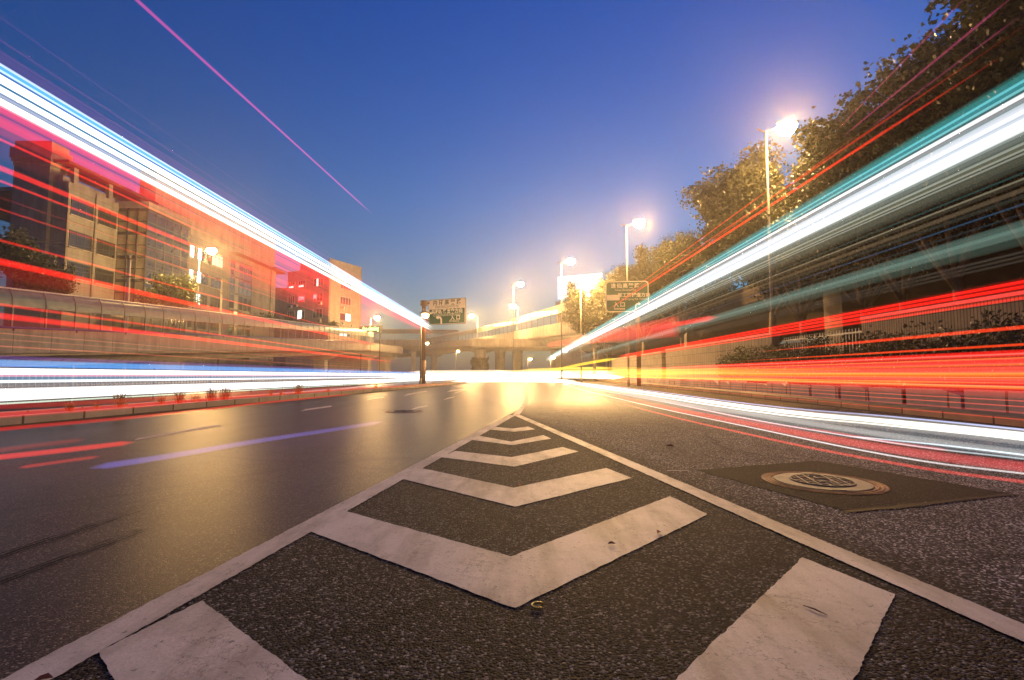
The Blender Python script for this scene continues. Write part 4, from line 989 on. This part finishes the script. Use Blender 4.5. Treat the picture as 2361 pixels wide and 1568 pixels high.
pa, pb = Vector(G(1852,1402)).to_3d(), Vector(G(1908,1424)).to_3d(); m = MB(); m.tube([pa+Vector((0,0,.009)), pa.lerp(pb,.5)+Vector((0,0,.012)), pb+Vector((0,0,.008))], [.0015,.003,.001], seg=6)
tag(m.build('twig', M_bark), 'thin dark twig lying on the lower right chevron bar', 'twig')

# ------------------------------------------------------------------ light trails of passing traffic: luminous tubes at lamp height, the low ones just above the road
def streak(parent, pts, a, b, col, L, name='streak', tip=(1,1), even=True):
    n = len(pts); f = [1.0]*n
    if tip[0] < 1: f[0] = tip[0]
    if tip[1] < 1: f[-1] = tip[1]
    # brightness evened by shape: tube narrows sideways where the camera looks along it
    thin = [min(1.0, max(.10, (abs(p.x)/math.hypot(p.x, p.y)/.707)**.9)) if p.y > 0 else 1.0 for p in pts] if even else [1]*n
    m = MB(); m.tube(pts, [a*x*k for x, k in zip(f, thin)], [b*x for x in f], seg=14)
    return part(m, name, glow(col, L/(2.6*a)), parent, True)
def trail(name, label, loc, group='light trails of passing traffic'):
    r = empty(name, loc); return tag(r, label, 'light trail', group)
def straight(parent, u, v, X, vp, hh, col, L, y1, y0=-12, a=None, tip=(1,.2)):  # tubes run on unseen behind the camera to light what faces it
    p = atx(u, v, X); d = Vector(((vp[0]-CX)/FPX, 1, (HZ-vp[1])/FPX)); b = hh*p.y/FPX
    P = lambda y: p + d*(y-p.y)
    ym = [y0] + [y for y in (-5,0,2.5,5,8,12,17,24,34,48,64) if y0+1 < y < y1-1] + [y1]
    return streak(parent, [P(y) for y in ym], a or max(.02, b*.6), b, col, L, tip=tip)
def curve(parent, pix, Z, hh, col, L, a=None, tip=(1,.2)):
    zs = Z if isinstance(Z, (list, tuple)) else [Z]*len(pix)
    pts = [atz(u, v, z) for (u, v), z in zip(pix, zs)]
    ref = pts[1 if pix[0][0] > 2400 or pix[0][0] < -50 else 0]; pts = smooth_path([tuple(p) for p in pts], 5); b = hh*ref.y/FPX
    return streak(parent, pts, a or max(.015, b*1.2), b, col, L, tip=tip)
def pair(parent, q0, q1, X, hh, col, L, tip=(.2,.2)):
    a, b = atx(*q0, X), atx(*q1, X); pts = [a.lerp(b, f) for f in (0,.12,.5,.88,1)]
    r = hh*(a.y+b.y)/2/FPX; return streak(parent, pts, r, r, col, L, tip=tip)
V1, V2 = (1195,868), (1195,863)
RED = (1,.012,.008)
t = trail('bus_light_trail', 'broad white, cyan and grey streaks running down from the upper left corner to the sign', (-4.6,9,0))
for v, hh, c, L in [(133,14,(.5,.03,.25),.10),(148,2.5,(.75,.85,1),1.3),(155.5,6,(.12,.55,1),.85),(162.5,2,(.8,.95,1),1.5),(167.5,4,(.03,.25,.75),.45),(181.5,11,(1,1,1),2.6),(195,4,(.05,.33,.38),.35),
                    (205.5,8,(.92,.97,1),2.2),(216,4,(.55,.6,.62),.45),(221,1.6,(.8,.85,.9),.8),(225,3,(.4,.34,.36),.3),(233.5,8.5,(1,1,1),2.6),(243,3,(1,.62,.5),.7)]:
    straight(t, 0, v, -4.6, V1, hh, c, L, 27)
t = trail('bus_light_trail', 'wide translucent pink and red glow below the upper left white bundle', (-5.0,9,0))
for v, hh, L in [(251,12,.75),(279,15,.72),(300,14,.22),(330,40,.05)]: straight(t, 0, v, -5.0, V1, hh, RED, L, 30)
straight(t, 0, 266, -5.0, V1, 3, (.25,.0,.25), .2, 24)
t = trail('tail_light_trail', 'fan of thin red streaks across the grey office building', (-4.9,9,0))
for v, hh, L, ye in [(321,3.5,.75,15),(387,7.5,.75,15),(417,3.2,.65,16),(482,2.4,.35,17),(554,3.2,.55,17),(455,1.2,.2,14)]: straight(t, 0, v, -4.9, V1, hh, (1,.02,.012), L, ye)
t = trail('tail_light_trail', 'thick red streaks over the left tree and the curved barrier', (-5.1,9,0))
for v, hh, L, ye in [(603,9,.8,19),(620,26,.13,19),(702,4,.55,22),(728,8,.75,22),(745,18,.10,22),(660,16,.06,20)]: straight(t, 0, v, -5.1, V1, hh, RED, L, ye)
for v, hh, L in [(768,1.5,.3),(798,1.8,.35),(782,1.2,.25)]: straight(t, 0, v, -5.1, V1, hh, (1,.2,.1), L, 20)
pair(t, (470,575), (860,748), -5.2, 30, RED, .30, tip=(.3,.3)); pair(t, (560,585), (880,735), -5.2, 34, RED, .26, tip=(.3,.3))
t = trail('tail_light_trail', 'single thin pink streak slanting across the blue sky from the top edge', (-3.3,10,0))
pair(t, (300,-14), (860,495), -4.0, 2.6, (.9,.06,.25), .5, tip=(1,.15))
t = trail('tail_light_trail', 'faint pink hairlines in the sky just above the white bundle', (-4.5,10,0))
for v, L in ((92,.14),(118,.16),(40,.08)): straight(t, 0, v, -4.5, V1, 1.6, (.9,.08,.3), L, 20)
t = trail('headlight_trail', 'low horizontal band of blue and white headlight streaks along the far side of the median', (-10,12,0))
for v, hh, c, L in [(824,5,(.22,.08,.5),.3),(835,7,(.12,.42,.95),.75),(843,3.5,(.10,.34,.9),.8),(856,8,(1,1,1),2.4),(866,3.5,(1,.45,.65),.7),(873,5,(.15,.40,.65),.45),(880,4,(.95,.98,1),1.3),(889,5,(.5,.5,.55),.25),(898,3,(1,1,1),.8),(880,34,(.5,.52,.56),.12),(912,14,(1,1,1),2.2),(931,2.5,(.85,1,.8),.8)]:
    straight(t, 0, v, -10.2, (1195,866), hh, c, L, 75, y0=1.5)
t = trail('tail_light_trail', 'red glow sliding along the median kerb and weeds', (-6,12,0))
curve(t, [(-500,998),(0,957),(300,936),(634,909),(900,892),(1050,884)], .36, 8, RED, .55)
curve(t, [(-500,962),(0,938),(300,923),(634,902),(900,889)], .44, 7, RED, .30)
curve(t, [(-400,1036),(0,990),(350,958),(634,926),(820,908)], .10, 5, (1,.03,.02), .45)
t = trail('tail_light_trail', 'short red streaks low over the left lanes', (-4,5,0))
curve(t, [(-200,1076),(0,1054),(150,1038),(312,1019)], .06, 7, (1,.03,.02), .75)
curve(t, [(40,1079),(130,1066),(232,1052)], .05, 4, (1,.04,.02), .35, tip=(.2,.2))
curve(t, [(-100,1052),(60,1030),(200,1013)], .06, 6, (1,.04,.02), .14, tip=(.3,.2))
t = trail('headlight_trail', 'single soft violet blue streak low over the left lanes', (-2,6,0))
curve(t, [(205,1080),(400,1050),(600,1016),(760,992),(885,972)], .05, 8, (.24,.20,.85), .42, tip=(.2,.2))
t = trail('bus_light_trail', 'broad bundle of white and teal streaks rising to the right edge over the trees', (4.4,9,0))
for v, hh, c, L in [(167,4,(.04,.30,.22),.30),(177,7,(.05,.40,.40),.5),(186,2.5,(.2,.78,.85),1.0),(194,7,(.06,.42,.48),.6),(203,2.5,(.3,.85,.9),1.0),(209,3,(.1,.3,.33),.4),(219,5,(1,1,1),1.5),(230,3,(.5,.52,.55),.55),(237,3,(.3,.5,.5),.45),
                    (250,11,(.85,.9,1),1.0),(263,10,(.75,.82,.95),.8),(274,6,(.55,.64,.7),.55),(288,13,(1,1,1),1.4),(262,40,(.55,.62,.66),.34),(345,40,(.32,.38,.30),.07),(190,26,(.05,.34,.34),.22),(303,6,(.55,.66,.6),.42),(316,8,(.5,.6,.52),.34),(330,3,(.8,.9,.75),.5),(340,8,(.42,.44,.30),.28),(345,2,(.8,.85,.7),.45),(354,2,(.8,.85,.7),.5),(366,9,(.36,.38,.26),.20),(381,6,(.2,.24,.18),.14)]:
    straight(t, 2361, v, 4.4, V2, hh*1.25, c, L*.68, 80)
t = trail('bus_light_trail', 'dim grey green and tan side streaks below the white bundle at the right edge', (4.6,9,0))
for v, hh, c, L in [(412,2.5,(.62,.56,.36),.30),(419,6,(.15,.14,.1),.14),(398,2.5,(.06,.25,.24),.2),(437,7,(.30,.22,.13),.22),(452,6,(.12,.16,.13),.12),(518,14,(.28,.50,.42),.18),(533,13,(.32,.52,.43),.22),(552,14,(.18,.32,.25),.12),(580,3.5,(.3,.27,.22),.10),(590,3.5,(.3,.27,.22),.09),(600,3.5,(.3,.27,.22),.08)]:
    straight(t, 2361, v, 4.6, (1195,865), hh, c, L, 40)
straight(t, 2361, 470, 4.6, (1195,865), 2, (.06,.25,.5), .22, 40); straight(t, 2361, 493, 4.6, (1195,865), 1.2, (.06,.22,.3), .18, 40)
t = trail('tail_light_trail', 'three bright parallel red streaks over the tiled wall at the right edge', (5.2,9,0))
for v, hh, L in [(649,4,.9),(661,4,1.0),(674,4.5,1.0),(687,4,.6),(668,24,.22),(652,13,.15)]: straight(t, 2361, v, 5.2, V2, hh, RED, L, 26)
t = trail('tail_light_trail', 'separate orange red streaks crossing the hedge', (5.6,9,0))
for v, hh, L, c, ye in [(754,5,.8,(1,.05,.01),11.5),(794,3.5,.8,(1,.06,.01),13),(811,6,.8,RED,22)]: straight(t, 2361, v, 5.6, V2, hh, c, L, ye)
t = trail('tail_light_trail', 'wide band of many red and orange streaks along the right pavement', (6.2,12,0))
for v, hh, L in [(826,14,.55),(846,20,.55),(868,20,.55),(890,18,.50),(906,14,.25)]: straight(t, 2361, v, 6.3, (1195,862), hh, (1,.045,.03), L, 60)
rnd = random.Random(17)
for k in range(20):
    v = 815+k*4.3+rnd.uniform(-1.5,1.5); kind = rnd.random()
    c = RED if kind < .45 else (1,.16,.09) if kind < .72 else (1,.30,.22) if kind < .92 else (1,.40,.04)
    straight(t, 2361, v, 6.2+rnd.uniform(-.2,.2), (1195,863+rnd.uniform(-2,2)), rnd.uniform(1.2,3), c, rnd.uniform(.22,.5), rnd.uniform(25,60))
for v in (925,938): straight(t, 2361, v, 6.2, (1195,862), 1.6, (1,.07,.05), .55, 50)
straight(t, 2361, 952, 6.3, (1195,862), 2.2, (1,.05,.05), .28, 40); straight(t, 2361, 968, 6.3, (1195,862), 1.6, (1,.05,.05), .4, 40)
t = trail('indicator_trail', 'long yellow glow along the far right lane under the trees', (6.0,20,0))
for (v, hh, L) in [(862,4,.30),(893,2,.35),(870,6,.16)]: straight(t, 2361, v, 6.0, (1195,861), hh, (1,.62,.01), L, 70, y0=5)
for q0, q1, hh, L in (((2300,865),(1300,859),2.5,.30),((1980,853),(1300,856),3,.45),((1700,858),(1290,859),5,.40),((1640,868),(1300,863),4,.55),((1500,848),(1300,855),3,.5),((1900,876),(1400,868),2.5,.45),((2361,884),(1500,872),2,.35)): pair(t, q0, q1, 5.4, hh, (1,.66,.03), L*.7)
t = trail('tail_light_trail', 'flat red wedge rising from the white bundle towards the right trees', (3.6,9,0))
pair(t, (1260,796), (1560,752), 4.9, 9, (1,.03,.03), .55, tip=(.3,1)); pair(t, (1500,758), (1660,730), 4.9, 6, (1,.03,.03), .7, tip=(.5,.1))
t = trail('tail_light_trail', 'four hair thin red streaks slanting across the tree crowns', (3.8,8,0))
for q0, q1, hh, L in (((1440,680),(1830,395),1.3,.45),((1400,715),(2020,318),1.8,.6),((1480,665),(2300,136),2.2,.65),((1420,700),(2361,60),1.6,.35),((1560,615),(1990,302),1.3,.3)): pair(t, q0, q1, 3.9, hh, (1,.03,.01), L)
t = trail('tail_light_trail', 'faint pink streaks in the sky at the upper right corner', (3.6,6,0))
for q0, q1, hh, L in (((1930,300),(2240,-20),2.4,.16),((1940,318),(2350,-20),2.6,.22),((2000,300),(2361,30),2,.14)): pair(t, q0, q1, 3.6, hh, (1,.10,.35), L)
t = trail('headlight_trail', 'curved white headlight streaks low over the right lane', (3.3,8,0))  # headlight beams and reflections on the road, drawn as glowing tubes
curve(t, [(2900,1072),(2361,1004),(2050,972),(1729,939),(1450,899),(1290,878),(1225,870)], .30, 8, (1,.98,.88), 1.6)
curve(t, [(2900,1086),(2361,1014),(2050,981),(1729,947),(1450,904),(1290,880)], .28, 3, (1,.97,.85), 1.2)
curve(t, [(2900,1052),(2361,991),(2050,960),(1729,931),(1450,895),(1290,877)], .32, 2.5, (.55,.62,1), .9)
curve(t, [(2900,1120),(2361,1049),(2150,1024),(1950,1005)], .22, 2.2, (.75,.92,1), 1.1, tip=(1,.1))
curve(t, [(2361,1058),(2050,1020),(1729,966),(1500,921),(1300,884)], .22, 2, (.8,.95,1), .7)
curve(t, [(2900,1150),(2361,1092),(2050,1050),(1729,985),(1450,925),(1290,886)], .18, 2.4, (1,.92,.92), .9)
curve(t, [(2900,1090),(2361,1034),(2050,1000),(1729,958),(1450,911),(1290,882)], .20, 28, (.14,.34,.42), .34, a=.16)
curve(t, [(2900,1070),(2361,1008),(2050,975),(1729,943),(1450,902),(1290,879)], .29, 20, (.9,.92,.85), .28, a=.10)
curve(t, [(2600,1082),(2361,1046),(2050,1004),(1729,955),(1600,936),(1450,908),(1300,881),(1230,871)], .24, 9, (1,.95,.9), .28, a=.10, tip=(.05,.3))
t = trail('headlight_trail', 'blinding white and amber streaks of traffic crossing at the far junction', (0,58,0))  # includes extra streaks added to light up the junction and its haze
def across(parent, pix, hh, col, L):
    pts = smooth_path([tuple(at(u, v, Y)) for u, v, Y in pix], 4); b = hh*pix[0][2]/FPX
    return streak(parent, pts, b, b, col, L, tip=(.2,.2), even=False)
across(t, [(1000,864,75),(1120,862,78),(1240,862,74),(1330,862,66)], 5, (1,.90,.68), 1.5)
across(t, [(1040,880,40),(1140,878,43),(1240,878,42),(1330,879,38)], 4, (1,.95,.85), 1.6)
across(t, [(940,858,70),(1060,857,75),(1180,856,76)], 4, (1,.85,.6), 1.4)
across(t, [(880,868,50),(1020,867,58),(1180,866,62),(1300,867,56)], 6, (1,.97,.88), 2.0)
across(t, [(960,877,46),(1080,873,52),(1200,872,54),(1290,873,50)], 3, (1,.95,.85), 1.6)
across(t, [(1130,859,60),(1220,858,60),(1330,859,55),(1420,860,48)], 5, (1,.85,.35), 1.6)
across(t, [(1180,868,60),(1260,868,55),(1350,868,48),(1440,870,40)], 4, (1,.9,.55), 1.8)
across(t, [(1200,853,66),(1300,850,60),(1420,848,50)], 2.5, (1,.70,.08), 1.0)
across(t, [(1260,858,40),(1340,840,36),(1425,826,32)], 3, (1,.75,.02), .8)
t = trail('tail_light_trail', 'coral red bands low over the right lane beyond the manhole', (3.1,7,0))
curve(t, [(2900,1140),(2361,1077),(2050,1035),(1729,977),(1450,921),(1290,884)], .18, 13, (1,.10,.11), .55)
curve(t, [(2900,1172),(2361,1111),(2050,1066),(1729,1002),(1450,935),(1290,890)], .12, 4.5, (1,.07,.06), .6)
curve(t, [(2200,1040),(2050,1019),(1900,994),(1729,967),(1500,919)], .2, 4, (1,.09,.09), .45, tip=(.1,.2))

# ------------------------------------------------------------------ city haze that the lamps light up
HAZE = .0017
m = MB(); m.box(-330,-50,-1,330,630,32)
hm = bpy.data.materials.new('haze'); hm.use_nodes = True; t = hm.node_tree; t.nodes.clear()
pv = N(t, 'VolumePrincipled', Density=HAZE, Anisotropy=.78); pv.inputs['Color'].default_value = (.92,.86,.80,1); o_ = N(t, 'OutputMaterial'); t.links.new(pv.outputs[0], o_.inputs['Volume'])
tag(m.build('haze', hm), kind='stuff')
